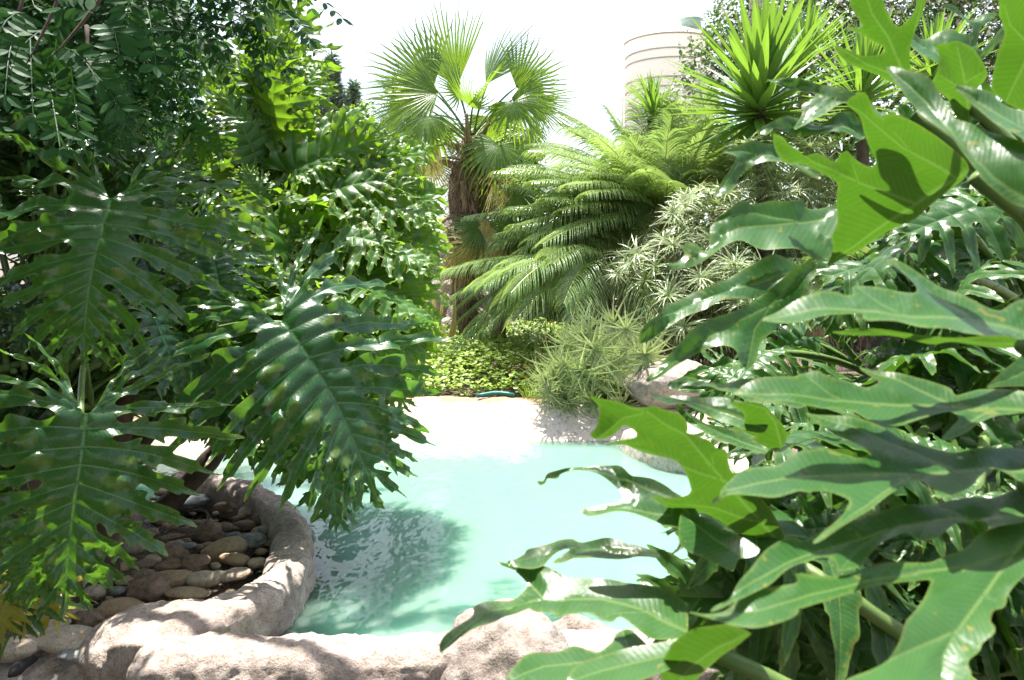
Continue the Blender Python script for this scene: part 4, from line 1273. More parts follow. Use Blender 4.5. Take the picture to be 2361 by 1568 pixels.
 dict(outline=c8((1345, 190), (1400, 198), (1420, 140), (1500, 120), (1560, 105), (1650, 90), (1750, 70), (1870, 80), (1930, 90), (2000, 180), (2060, 180), (2150, 190), (2250, 250), (2300, 290), (2400, 340), (2500, 430), (2480, 560), (2280, 512), (2240, 542), (2200, 480), (2100, 450), (1950, 422), (1800, 430), (1700, 425), (1645, 385), (1700, 370), (1850, 350), (1920, 340), (1950, 310), (1920, 250), (1850, 200), (1750, 150), (1600, 122), (1510, 132), (1500, 172), (1420, 162), (1412, 206), (1375, 222)), veins=[(c8((2480, 480), (2300, 330), (1900, 170), (1600, 108), (1360, 205)), 1.8), (c8((2300, 330), (2280, 430), (1900, 390), (1660, 388)), 1.4)], d0=.95, gy=-.5, seed=22, ruffle=.8),
 dict(outline=z5((488, 250), (560, 270), (700, 250), (780, 260), (860, 285), (1000, 300), (1080, 288), (1150, 320), (1250, 340), (1320, 390), (1370, 470), (1380, 540), (1362, 570), (1430, 590), (1500, 620), (1560, 620), (1650, 680), (1710, 662), (1750, 900), (1850, 880), (2000, 1100), (2150, 1300), (2280, 1580), (2000, 1590), (1900, 1480), (1700, 1330), (1500, 1250), (1270, 1222), (1150, 1190), (1025, 1112), (1150, 1110), (1280, 1090), (1400, 1040), (1380, 950), (1340, 860), (1270, 780), (1150, 740), (1000, 720), (850, 670), (700, 640), (610, 635), (750, 580), (920, 560), (910, 520), (800, 452), (750, 500), (650, 560), (540, 572), (492, 546), (560, 500), (590, 420), (590, 350), (530, 290)),
      veins=[(z5((2220, 1560), (1950, 1250), (1700, 960), (1350, 580), (1000, 330), (880, 300)), 2.4), (z5((1700, 955), (1300, 820), (1000, 690), (640, 635)), 1.4), (z5((2020, 1330), (1600, 1190), (1250, 1150), (1060, 1112)), 1.4), (z5((1600, 850), (1580, 720), (1640, 690)), .9), (z5((1000, 340), (800, 390), (560, 560)), 1.2)], d0=.86, gy=.5, top=False, seed=23, ruffle=.7, stalk_from=(z5((2220, 1560))[0], S3), label='backlit leaf with a thick yellow midrib above the water'),
 dict(outline=c9((-20, 400), (60, 420), (200, 480), (350, 550), (450, 620), (540, 690), (500, 730), (420, 720), (380, 740), (350, 860), (280, 820), (150, 720), (40, 690), (-40, 640)), veins=[(c9((450, 740), (250, 600), (0, 430)), 1.6)], d0=.85, gy=-.7, seed=24, ruffle=.6),
 dict(outline=c6((2420, 1060), (2361, 870), (2300, 930), (2200, 1010), (2110, 1090), (2090, 1130), (2200, 1110), (2420, 1120)), veins=[(c6((2410, 980), (2250, 1060), (2110, 1105)), 1.2)], d0=.9, gy=-.3, seed=25, ruffle=.3),
 # bottom: leaves crossing in front of the boulder
 dict(outline=c8((1120, 1600), (1160, 1530), (1230, 1480), (1260, 1440), (1350, 1400), (1500, 1390), (1600, 1340), (1700, 1360), (1780, 1370), (1880, 1300), (1900, 1240), (1980, 1220), (2080, 1320), (2200, 1400), (2340, 1420), (2340, 1500), (2100, 1480), (1900, 1560), (1700, 1640), (1500, 1700), (1200, 1700)), veins=[(c8((2320, 1460), (2000, 1420), (1700, 1440), (1400, 1480), (1140, 1590)), 1.6), (c8((2000, 1420), (1950, 1240)), 1.0)], d0=.72, gy=-.6, seed=26, ruffle=.6),
 dict(outline=c8((1550, 1590), (1600, 1500), (1680, 1440), (1800, 1400), (1950, 1370), (2150, 1330), (2361, 1290), (2500, 1300), (2480, 1420), (2361, 1440), (2300, 1500), (2150, 1560), (1950, 1660), (1600, 1690)), veins=[(c8((2480, 1340), (2100, 1430), (1800, 1500), (1560, 1590)), 1.6)], d0=.66, gy=-.5, seed=27, ruffle=.4),
 dict(outline=c9((-120, 1380), (0, 1300), (120, 1240), (300, 1200), (420, 1230), (500, 1240), (400, 1310), (300, 1380), (200, 1490), (100, 1600), (-60, 1700), (-160, 1600)), veins=[(c9((480, 1240), (250, 1340), (60, 1480), (-80, 1650)), 1.8)], d0=.66, gy=.5, top=False, seed=28, ruffle=.4),
 dict(outline=z5((1180, 95), (1250, 80), (1330, 40), (1420, 30), (1500, 60), (1600, 70), (1700, 100), (1800, 70), (1950, 50), (2361, 70), (2500, 200), (2361, 330), (2200, 280), (2050, 270), (1900, 250), (1800, 200), (1700, 190), (1640, 190), (1580, 152), (1400, 122), (1320, 97), (1300, 150), (1230, 165), (1190, 122)), veins=[(z5((2450, 230), (2000, 160), (1600, 120), (1350, 70), (1195, 100)), 1.5)], d0=1.05, gy=-.6, seed=31, ruffle=.7),
 dict(outline=z5((1018, 128), (1100, 160), (1200, 178), (1300, 195), (1450, 225), (1600, 218), (1750, 255), (1910, 310), (2100, 420), (2050, 520), (1880, 500), (1700, 440), (1550, 375), (1400, 335), (1300, 292), (1200, 335), (1100, 252), (1060, 222)), veins=[(z5((2080, 480), (1700, 340), (1400, 265), (1030, 135)), 1.5)], d0=1.0, gy=-.6, seed=32, ruffle=.7),
 dict(outline=z5((1240, 255), (1330, 330), (1450, 400), (1560, 470), (1700, 480), (1880, 540), (1960, 570), (2100, 640), (2050, 740), (1900, 680), (1750, 640), (1600, 590), (1450, 500), (1350, 410)), veins=[(z5((2080, 690), (1700, 550), (1450, 440), (1250, 265)), 1.4)], d0=1.08, gy=-.5, seed=33, ruffle=.6),
 dict(outline=z5((1700, 240), (1850, 270), (2050, 280), (2150, 400), (2230, 480), (2260, 600), (2150, 700), (1960, 600), (1940, 590), (1990, 560), (1870, 480), (1880, 400), (1830, 330)), veins=[(z5((2200, 660), (2140, 430), (2050, 320), (1750, 250)), 1.5)], d0=.98, gy=.4, top=False, seed=34, ruffle=.5),
]
for i, kw in enumerate(RL):
    kw.setdefault('stalk_from', None)
    if kw['stalk_from'] is None:
        v = kw['veins'][0][0][0]
        if v[0] > 2330: kw['stalk_from'] = (v, S2 if v[1] < 1400 else S3)
    broad_leaf(plR, **kw)
# deeper leaves behind them
baseQ = Vector((1.5, 1.9, .15)); crQ = Vector((1.45, 2.0, .95))
plQ = philo_plant('shaded split-leaf philodendron tangled behind the right foreground leaves', baseQ, [(baseQ, crQ, .06), (baseQ + Vector((.3, .1, 0)), crQ + Vector((.3, .1, .3)), .05)])
n_ = 0
while n_ < 170:
    px, py = rr.uniform(1640, 2420), rr.uniform(250, 1560)
    lim = 1940 if py < 560 else (1760 if py < 780 else (1590 if py < 1010 else (1700 if py < 1250 else 1500)))
    if px < lim + 60: continue
    d1 = rr.uniform(1.35, 2.3) if py < 1000 else rr.uniform(.95, 1.6)
    q = (px - rr.uniform(60, 260) * 1.3 / d1, py + rr.uniform(-60, 170) * 1.3 / d1)
    if q[0] < lim: continue
    o_, tp = at(px, py, d1), at(q[0], q[1], d1 - rr.uniform(-.1, .15))
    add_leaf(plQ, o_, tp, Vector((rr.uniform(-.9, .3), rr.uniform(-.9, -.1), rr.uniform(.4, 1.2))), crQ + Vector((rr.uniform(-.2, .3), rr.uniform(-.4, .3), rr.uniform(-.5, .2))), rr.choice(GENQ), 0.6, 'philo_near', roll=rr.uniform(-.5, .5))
    n_ += 1


# ------------------------------------------------------------------ palms
def fan_leaf(Rr, seed, n=34, spread=150, droop=.35, tipdroop=.5, cup=.25, split=.45):
    """pleated fan: hub at the origin, opening along +Y, +Z is the upper face"""
    rg = random.Random(seed)
    mb = MB()
    for i in range(n):
        a = R(-spread + 2 * spread * (i + .5) / n)
        ln = Rr * (1 - .28 * abs(a / R(180)) ** 1.5) * rg.uniform(.9, 1.05)
        da = R(spread) / n
        fold_tip = rg.random() < .28
        dr = droop * rg.uniform(.7, 1.3)
        pts, wds = [], []
        K = 9
        for k in range(K + 1):
            t_ = k / K
            r = ln * t_
            aa = a + (rg.uniform(-.02, .02) if k > 5 else 0)
            z = cup * r * (1 - abs(math.cos(a)) * .5) * .5 - dr * ln * t_ ** 2.4 - (tipdroop * ln * max(0, t_ - .72) ** 1.4 * 2.0 if fold_tip else 0)
            rr_ = r * (1 - .25 * dr * t_)
            if fold_tip and t_ > .72: rr_ = ln * (.72 + (t_ - .72) * .45)
            pts.append(Vector((math.sin(aa) * rr_, math.cos(aa) * rr_, z)))
            full = r * math.tan(da) * 1.03
            cap_ = ln * split * math.tan(da)
            wds.append(max(min(full, cap_) * (1 if t_ < split else max(.03, 1 - ((t_ - split) / (1 - split)) ** 1.3)), .0015))
        s_ = Vector((math.cos(a), -math.sin(a), 0))
        mb.strip(pts, s_, wds, .45, a=rg.uniform(-.15, .15))
    return mesh('fan_leaf', mb.V, mb.F, {'tone': mb.A})


def place_fan(palm, hub, ydir, nrm, scale, me, base, mat='fan', label=None, r=.012):
    mw = frame(hub, ydir, nrm) @ Matrix.Scale(scale, 4)
    lf = link('fan_leaf', me, M[mat], palm, False, mw)
    if label: lf['label'] = label
    mb = MB()
    mid = (Vector(base) + Vector(hub)) / 2 + Vector((0, 0, .12 * (Vector(hub) - Vector(base)).length))
    mb.tube(bez(base, mid, Vector(hub) + Vector(ydir).normalized() * .03 - Vector(nrm).normalized() * .01, 9), [r * 1.6, r * 1.3, r, r, r, r, r * .9, r * .8, r * .5], 6)
    inv = parent_inv(lf)
    link('petiole', mesh('petiole', [inv @ Vector(v) for v in mb.V], mb.F, {'tone': mb.A}), M['petiole'] if mat == 'fan' else M['fibre'], lf)
    return lf


FANS = [fan_leaf(1.0, i, n=rr.randint(20, 25), spread=(46, 58, 62, 80, 72)[i], droop=rr.uniform(.04, .14), cup=rr.uniform(.05, .5), split=.40) for i in range(5)]
FANS_D = [fan_leaf(1.0, 20 + i, n=rr.randint(28, 34), spread=rr.uniform(110, 140), droop=rr.uniform(.4, .7), tipdroop=.9, cup=.1) for i in range(3)]
FAN_DEAD = [fan_leaf(1.0, 40 + i, n=14, spread=34, droop=.25, tipdroop=.5, cup=-.4, split=.22) for i in range(2)]

PD = 9.2
pb = at(1075, 840, PD); crown = at(1085, 318, PD)
palm = empty('fan_palm', pb, 'tall shaggy fan palm standing against the white sky in the centre', 'palm tree')
inv = parent_inv(palm)
tp = [pb.lerp(crown, i / 16) + Vector((.05 * math.sin(i * .9), 0, 0)) for i in range(17)]
mb = MB()
mb.tube(tp, [(.13 + .06 * sm(4, 9, i) * (1 - .5 * sm(13, 16, i))) * rr.uniform(.92, 1.1) for i in range(17)], 18)
trunk = link('trunk', mesh('trunk', [inv @ Vector(v) for v in mb.V], mb.F, {'tone': mb.A}), M['palm_bark'], palm)
mb = MB()                                # shaggy fibres and old leaf bases
for k in range(2600):
    t_ = rr.uniform(.12, .98) ** .8
    c_ = pb.lerp(crown, t_)
    a = rr.uniform(0, 2 * PI)
    dv = Vector((math.cos(a), math.sin(a), 0))
    r0 = .13 + .08 * float(sm(.25, .6, t_))
    l = rr.uniform(.06, .22)
    p0 = c_ + dv * r0 * rr.uniform(.8, 1.05)
    up = rr.uniform(-.9, .5)
    p1 = p0 + dv * l * .5 + Vector((0, 0, up * l * .5))
    p2 = p0 + dv * l * rr.uniform(.6, 1.0) + Vector((rr.uniform(-.04, .04), 0, up * l - .04))
    mb.strip([p0, p1, p2], dv.cross(Vector((0, 0, 1))), [.008, .006, .002], .3, a=rr.uniform(-.3, .3))
link('fibre', mesh('fibre', [inv @ Vector(v) for v in mb.V], mb.F, {'tone': mb.A}), M['fibre'], palm)
for k in range(26):                     # stubs of cut leaf stalks
    t_ = rr.uniform(.45, .97)
    c_ = pb.lerp(crown, t_)
    a = rr.uniform(0, 2 * PI)
    dv = Vector((math.cos(a), math.sin(a), 0))
    l = rr.uniform(.2, .42)
    mb = MB()
    q = bez(c_ + dv * .1, c_ + dv * (.15 + l * .4) + Vector((0, 0, .12)), c_ + dv * (.13 + l * .8) + Vector((0, 0, rr.uniform(-.05, .4))), 7)
    mb.tube(q, [.045, .042, .036, .03, .025, .022, .018], 6)
    link('leaf_base', mesh('leaf_base', [inv @ Vector(v) for v in mb.V], mb.F, {'tone': mb.A}), M['fibre'], palm)
# leaves: hub pixel, depth offset, pointing pixel, depth, size px, mesh kind
fans = [((1055, 200), 0, (1015, 20), .0, 200, 0), ((1120, 195), .1, (1225, 60), 0, 185, 1), ((1000, 200), 0, (895, 90), 0, 175, 2), ((1190, 200), 0, (1300, 130), .1, 130, 3), ((1010, 215), -.3, (910, 215), -.4, 135, 4),
        ((1060, 215), -.4, (1000, 150), -.7, 110, 3), ((1110, 225), -.5, (1135, 165), -.9, 95, 4), ((1180, 225), -.2, (1290, 240), -.3, 125, 2), ((960, 235), .2, (890, 270), .2, 120, 3),
        ((1220, 230), .3, (1310, 290), .3, 130, 0), ((1090, 250), -.5, (1075, 180), -.9, 100, 2), ((940, 200), .4, (880, 180), .5, 110, 1)]
for (hx, hy), do, (qx, qy), dq, sz, kd in fans:
    h = at(hx, hy, PD + do); q = at(qx, qy, PD + dq)
    n_ = Vector((rr.uniform(-.8, .8), -rr.uniform(.35, 1.0), rr.uniform(.2, .9)))
    place_fan(palm, h, q - h, n_, 1.06 * sz / F * PD, FANS[kd], crown + Vector((rr.uniform(-.06, .06), rr.uniform(-.06, .06), -.02)))
for (hx, hy), do, (qx, qy), dq, sz, kd in [((1185, 235), -.6, (1230, 330), -.8, 105, 0), ((985, 268), -.5, (930, 330), -.8, 120, 1), ((1215, 300), .2, (1260, 360), .1, 100, 2), ((1130, 270), .3, (1150, 350), .3, 110, 0), ((1010, 300), .2, (990, 380), .2, 90, 1), ((1150, 335), -.5, (1130, 420), -.8, 120, 2), ((1190, 440), -.4, (1210, 520), -.6, 110, 0), ((940, 300), .4, (880, 310), .4, 110, 1)]:
    h = at(hx, hy, PD + do); q = at(qx, qy, PD + dq)
    place_fan(palm, h, q - h, Vector((rr.uniform(-.3, .3), -.7, .8)), sz / F * PD, FANS_D[kd], crown.lerp(pb, max(0, (hy - 250) / 520)) + Vector((0, -.05, 0)))
for (hx, hy), (qx, qy), sz in [((1165, 350), (1135, 470), 130), ((1120, 505), (1100, 640), 200), ((1085, 540), (1075, 650), 150), ((1010, 330), (975, 420), 120), ((1140, 420), (1165, 560), 120), ((1050, 560), (1035, 700), 110), ((1000, 360), (1010, 470), 100)]:
    h = at(hx, hy, PD - .5); q = at(qx, qy, PD - .6)
    place_fan(palm, h, q - h, Vector((.1, -1, .3)), sz / F * PD, rr.choice(FAN_DEAD), crown.lerp(pb, (hy - 300) / 520), 'dry_fan', 'dead straw-coloured hanging leaf')

# young fan palm low at the trunk, and a bushy one at the left
yp = at(1150, 800, 8.9)
young = empty('fan_palm', yp, 'young low fan palm with yellowed leaf tips in front of the tall trunk', 'palm tree')
inv = parent_inv(young)
mb = MB(); mb.tube([yp + Vector((0, 0, -.1)), yp + Vector((0, 0, .15)), yp + Vector((.02, 0, .35))], [.09, .085, .07], 10)
link('trunk', mesh('trunk', [inv @ Vector(v) for v in mb.V], mb.F, {'tone': mb.A}), M['palm_bark'], young)
for (hx, hy), (qx, qy), sz, k, mt in [((1105, 528), (1020, 505), 95, 0, 'fan'), ((1190, 515), (1180, 600), 120, 1, 'fan'), ((1150, 540), (1130, 640), 130, 2, 'dry_fan'), ((1230, 560), (1300, 600), 110, 0, 'fan'), ((1090, 560), (1050, 520), 80, 1, 'dry_fan')]:
    h = at(hx, hy, 8.7); q = at(qx, qy, 8.5)
    place_fan(young, h, q - h, Vector((.1, -.8, .7)), sz / F * 8.7, FANS_D[k], yp + Vector((0, 0, .35)), mt)
bp_ = at(920, 520, 10.6)
bush = empty('fan_palm', bp_, 'second fan palm behind and left of the tall one, half hidden by the philodendron', 'palm tree')
inv = parent_inv(bush)
mb = MB(); mb.tube([bp_ + Vector((0, 0, -1)), bp_ + Vector((0, 0, .2)), bp_ + Vector((.02, 0, .7))], [.13, .12, .1], 10)
link('trunk', mesh('trunk', [inv @ Vector(v) for v in mb.V], mb.F, {'tone': mb.A}), M['palm_bark'], bush)
for (hx, hy), (qx, qy), sz, k in [((930, 310), (860, 260), 130, 0), ((960, 320), (880, 340), 120, 1), ((900, 340), (840, 330), 110, 2), ((990, 310), (1040, 280), 90, 3), ((940, 350), (900, 430), 110, 4), ((985, 370), (1020, 450), 100, 2)]:
    h = at(hx, hy, 10.5); q = at(qx, qy, 10.4)
    place_fan(bush, h, q - h, Vector((.1, -.8, .8)), sz / F * 10.5, FANS[k], bp_ + Vector((0, 0, .7)))


def frond_mesh(base, tip, rise, seed, npair=58, lw=.30, gravity=.75, wid=.0066):
    """feather frond in world space: arched midrib with drooping leaflets on both sides"""
    rg = random.Random(seed)
    base, tip = Vector(base), Vector(tip)
    mid = base.lerp(tip, .48) + Vector((0, 0, rise))
    pts = bez(base, mid, tip, 40)
    mb = MB()
    n0 = 0
    mb.tube(pts[::3] + [pts[-1]], [.012 - .0095 * i / 14 for i in range(len(pts[::3]) + 1)], 5)
    nstem = len(mb.V)
    L = sum((pts[i + 1] - pts[i]).length for i in range(39))
    for i in range(npair):
        t_ = .16 + .83 * i / (npair - 1)
        f = t_ * 39
        k = min(int(f), 38)
        p = pts[k].lerp(pts[k + 1], f - k)
        tg = (pts[k + 1] - pts[k]).normalized()
        sd0 = tg.cross(Vector((0, 0, 1)))
        if sd0.length < .05: sd0 = tg.cross(Vector((0, 1, 0)))
        sd0.normalize()
        up = sd0.cross(tg)
        prof = math.sin(PI * (0.10 + .84 * (t_ - .16) / .84)) ** .6
        for s_ in (-1, 1):
            l = lw * prof * rg.uniform(.88, 1.08)
            ang = R(62 - 30 * t_) + rg.uniform(-.08, .08)
            d0 = (tg * math.cos(ang) + sd0 * (s_ * math.sin(ang)) + up * .28).normalized()
            q, wv = [], []
            pp = p.copy()
            dd = d0.copy()
            K = 6
            for j in range(K + 1):
                q.append(pp.copy())
                wv.append(max(.0012, wid * math.sin(PI * (.18 + .80 * j / K)) ** .7))
                pp = pp + dd * (l / K)
                dd = (dd + Vector((0, 0, -gravity / K * (1 + j * .3)))).normalized()
            sidev = dd.cross(d0.cross(dd)) if False else tg
            mb.strip(q, tg * 1.0, wv, .5, (up * 1.0), a=rg.uniform(-.15, .15))
    V = [v - base for v in (Vector(v) for v in mb.V)]
    return mesh('frond', V, mb.F, {'tone': mb.A, 'vein': [1.0] * nstem + [0.0] * (len(mb.V) - nstem)})


def add_frond(plant, base, tip, rise, seed, **kw):
    me = frond_mesh(base, tip, rise, seed, **kw)
    return link('frond', me, M['feather'], plant, False, Matrix.Translation(base))


def feather_palm(label, base, crown, fronds, d):
    e = empty('feather_palm', base, label, 'palm tree', 'feather-leaved palms right of the fan palm')
    inv = parent_inv(e)
    mb = MB()
    mb.tube(bez(base, (Vector(base) + Vector(crown)) / 2, crown, 9), [.13, .12, .12, .11, .12, .12, .13, .12, .08], 12)
    link('trunk', mesh('trunk', [inv @ Vector(v) for v in mb.V], mb.F, {'tone': mb.A}), M['palm_bark'], e)
    more = [(a + rr.uniform(-70, 70), b_ + rr.uniform(-45, 45), c_ + rr.uniform(-.5, .5), r_ * rr.uniform(.8, 1.25)) for a, b_, c_, r_ in fronds]
    for i, (tx_, ty_, td, rise) in enumerate(fronds + more):
        tip = at(tx_, ty_, td)
        L = (tip - Vector(crown)).length
        add_frond(e, Vector(crown) + Vector((rr.uniform(-.05, .05), rr.uniform(-.05, .05), 0)), tip, rise, int(d * 100) + i, npair=int(40 + 22 * min(1.6, L)), lw=.32 + .08 * min(1, L), gravity=1.05)
    return e


cr5 = at(1450, 610, 8.9)
feather_palm('middle feather palm whose fronds sweep left in front of the fan palm trunk', at(1450, 830, 8.9), cr5,
             [(1180, 480, 8.3, .35), (1220, 530, 8.1, .4), (1150, 540, 8.4, .35), (1260, 450, 8.4, .35), (1200, 580, 8.0, .4), (1300, 480, 8.2, .35), (1340, 430, 8.5, .3), (1160, 430, 8.8, .35), (1250, 620, 7.9, .35), (1390, 420, 8.6, .25), (1560, 480, 8.5, .3)], 8.9)
b1 = at(1140, 818, 8.4); cr1 = at(1390, 640, 8.5)
feather_palm('low feather palm whose arching fronds droop over the bright ground cover', at(1390, 830, 8.5), cr1,
             [(1040, 690, 7.9, .42), (1050, 800, 7.8, .55), (1110, 620, 8.1, .35), (1120, 760, 7.7, .5), (1200, 640, 7.6, .4), (1230, 790, 7.4, .5), (1330, 800, 7.2, .5), (1140, 560, 8.7, .3), (1480, 760, 7.3, .5), (1560, 700, 7.8, .5), (1290, 560, 8.3, .4), (1060, 740, 8.8, .5), (1200, 700, 8.9, .45), (1160, 610, 7.7, .3), (1260, 590, 7.6, .35), (1090, 660, 7.6, .4), (1300, 700, 7.2, .5), (1150, 700, 7.4, .5)], 8.5)
cr2 = at(1530, 545, 9.3)
feather_palm('big feather palm with light upright fronds below the water tank', at(1530, 830, 9.3), cr2,
             [(1180, 385, 8.6, .45), (1230, 345, 8.9, .5), (1340, 300, 9.2, .45), (1280, 440, 8.4, .45), (1300, 290, 9.8, .4), (1400, 255, 9.6, .3), (1450, 320, 8.8, .3), (1540, 310, 8.8, .25), (1600, 330, 9.2, .2), (1240, 480, 8.2, .4), (1360, 400, 8.1, .35), (1190, 440, 9.0, .5), (1470, 250, 9.9, .2), (1640, 400, 9.0, .3), (1700, 480, 8.9, .4), (1330, 520, 8.0, .35), (1290, 380, 8.0, .4), (1230, 420, 7.9, .4), (1410, 360, 8.0, .3), (1480, 400, 7.9, .3), (1200, 520, 7.9, .35), (1350, 450, 7.7, .4), (1540, 420, 8.0, .25)], 9.3)
cr3 = at(1660, 480, 9.9)
feather_palm('tall feather palm between the tank and the big yucca, its fronds nearly vertical', at(1660, 820, 9.9), cr3,
             [(1480, 190, 9.6, .2), (1560, 240, 9.5, .2), (1620, 230, 9.4, .1), (1430, 300, 9.4, .35), (1700, 300, 9.3, .1), (1760, 330, 9.2, .2), (1800, 400, 9.3, .3), (1540, 360, 9.0, .3), (1660, 360, 9.0, .2), (1750, 440, 9.0, .3)], 9.9)
cr4 = at(1880, 640, 7.6)
feather_palm('small feather palm glimpsed between the dark lobes on the right', at(1880, 800, 7.6), cr4, [(1830, 660, 7.3, .2), (1900, 610, 7.3, .15), (1950, 660, 7.4, .2), (1850, 760, 7.3, .2), (1800, 620, 7.6, .2), (1930, 740, 7.3, .2)], 7.6)


# ------------------------------------------------------------------ yuccas
def rosette(seed, n=95, L=.75, wid=.030, lo=-35, hi=88, dr=.10):
    rg = random.Random(seed)
    mb = MB()
    for i in range(n):
        az = i * 2.39996 + rg.uniform(-.2, .2)
        el = R(lo + (hi - lo) * (i / n) ** .8 + rg.uniform(-6, 6))
        l = L * rg.uniform(.82, 1.05) * (.8 + .2 * math.sin(PI * i / n))
        d = Vector((math.cos(az) * math.cos(el), math.sin(az) * math.cos(el), math.sin(el)))
        s_ = d.cross(Vector((0, 0, 1))).normalized()
        nn = s_.cross(d)
        p = Vector((0, 0, -.16 + .20 * i / n)) + d * .03
        q, wv = [], []
        dd = d.copy()
        K = 7
        for j in range(K + 1):
            q.append(p.copy())
            t_ = j / K
            wv.append(wid * (.75 + .5 * t_ * 1.4 if t_ < .35 else 1.0 * (1 - ((t_ - .35) / .65) ** 1.8) + .015))
            p = p + dd * (l / K)
            dd = (dd + Vector((0, 0, -dr / K * math.cos(el)))).normalized()
        mb.strip(q, s_, wv, .35, nn, a=rg.uniform(-.2, .2))
    return mesh('leaf_rosette', mb.V, mb.F, {'tone': mb.A})


def yucca(label, px, py, d, L, seed, tilt=(0, 0), n=95, wid=.03, ground=830):
    c_ = at(px, py, d)
    g = at(px, ground, d)
    e = empty('yucca', g, label, 'yucca', 'yuccas behind the feather palms')
    inv = parent_inv(e)
    mb = MB()
    mb.tube(bez(g, g.lerp(c_, .5) + Vector((.08, 0, 0)), c_ + Vector((0, 0, -.1)), 10), [.11, .10, .09, .085, .08, .08, .075, .075, .07, .06], 10)
    link('trunk', mesh('trunk', [inv @ Vector(v) for v in mb.V], mb.F, {'tone': mb.A}), M['bark'], e)
    mw = Matrix.Translation(c_) @ Matrix.Rotation(tilt[0], 4, 'X') @ Matrix.Rotation(tilt[1], 4, 'Y') @ Matrix.Scale(L / .75, 4)
    link('leaf_rosette', rosette(seed, n, wid=wid), M['yucca'], e, False, mw)
    return e, c_


y1, c1 = yucca('largest yucca, a full starburst of bright sword leaves at upper right', 1752, 225, 8.6, 1.15, 1, (.1, 0), 130, .034)
inv = parent_inv(y1)
mb = MB()                        # pale flower spike
rgf = random.Random(4)
c_s = at(1735, 150, 8.75)
for k in range(240):
    t_ = rgf.uniform(0, 1)
    p = c_s + Vector((rgf.gauss(0, .05 * (1 - t_) + .02), rgf.gauss(0, .05), t_ * .75))
    a = rgf.uniform(0, 6.28)
    s_ = Vector((math.cos(a), math.sin(a), 0)) * 1.0
    mb.strip([p, p + Vector((0, 0, -.03)), p + Vector((0, 0, -.055))], s_, [.006, .018, .008], .5)
mb.tube([c_s + Vector((0, 0, -.2)), c_s + Vector((0, 0, .75))], [.012, .006], 6)
link('flower_spike', mesh('flower_spike', [inv @ Vector(v) for v in mb.V], mb.F, {'tone': mb.A}), plainmat('cream_petals', (.62, .56, .42), .6, (.5, .46, .3)), y1)
yucca('yucca rosette to the right of the largest one, partly behind the foreground lobes', 1985, 215, 9.6, 1.0, 2, (0, .1), 100, .022)
yucca('small yucca rosette in front of the water tank', 1505, 255, 9.6, .5, 3, (0, -.1), 60, .026)
yucca('pale yucca rosette behind the largest one', 1850, 130, 10.6, .8, 4, (0, .2), 90, .02)
yucca('far right yucca showing only upright tips above the leaves', 2150, 160, 9.8, .8, 5, (0, .1), 90, .022)
yucca('low yucca rosette under the largest one, half shaded', 1770, 330, 9.2, .75, 6, (0, 0), 90, .022)


# ------------------------------------------------------------------ umbrella sedge
def umbel_mesh(seed, n=20, L=.24, wid=.0062):
    rg = random.Random(seed)
    mb = MB()
    for i in range(n):
        az = 2 * PI * i / n + rg.uniform(-.15, .15)
        el = R(rg.uniform(-5, 48))
        l = L * rg.uniform(.7, 1.1)
        d = Vector((math.cos(az) * math.cos(el), math.sin(az) * math.cos(el), math.sin(el)))
        s_ = d.cross(Vector((0, 0, 1))).normalized()
        p = Vector((0, 0, 0)); dd = d.copy(); q = []; wv = []
        K = 6
        g = rg.uniform(.5, 1.3)
        for j in range(K + 1):
            q.append(p.copy()); t_ = j / K
            wv.append(wid * (.55 + .45 * math.sin(PI * min(1, t_ * 1.3 + .1))) * (1 - .85 * max(0, t_ - .6) / .4) + .0006)
            p = p + dd * (l / K)
            dd = (dd + Vector((0, 0, -g / K))).normalized()
        mb.strip(q, s_, wv, .3, s_.cross(d), a=rg.uniform(-.3, .3))
    return mesh('umbel', mb.V, mb.F, {'tone': mb.A})


UMB = [umbel_mesh(i, rr.randint(16, 24), rr.uniform(.2, .28)) for i in range(7)]


def sedge(label, base, tops, seed, lean=.7, big=1.0):
    rg = random.Random(seed)
    e = empty('umbrella_sedge', base, label, 'sedge', 'umbrella sedge clumps right of the pool')
    inv = parent_inv(e)
    for px, py, d in tops:
        t_ = at(px, py, d)
        b_ = Vector(base) + Vector((rg.uniform(-.35, .35), rg.uniform(-.25, .25), 0))
        m_ = b_.lerp(t_, .55) + Vector((0, 0, .28 * (t_ - b_).length))
        q = bez(b_, m_, t_, 9)
        mb = MB()
        mb.tube(q, [.006, .006, .0055, .005, .005, .0045, .004, .004, .0035], 5)
        st = link('stem', mesh('stem', [inv @ Vector(v) for v in mb.V], mb.F, {'tone': mb.A}), M['stem'], e)
        ax = (q[-1] - q[-2]).normalized()
        z = (ax + Vector((0, 0, lean))).normalized()
        mw = frame(t_, z.orthogonal(), z) @ Matrix.Rotation(rg.uniform(0, 6), 4, 'Z') @ Matrix.Scale(big * rg.uniform(.8, 1.25), 4)
        link('umbel', rg.choice(UMB), M['sedge'], st, False, mw)
    return e


def scatter(poly, d0, d1, n, seed):
    rg = random.Random(seed)
    poly = np.array(poly, float)
    o_ = []
    while len(o_) < n:
        px, py = rg.uniform(poly[:, 0].min(), poly[:, 0].max()), rg.uniform(poly[:, 1].min(), poly[:, 1].max())
        if inside(np.array([[px, py]]), poly)[0]: o_.append((px, py, rg.uniform(d0, d1)))
    return o_


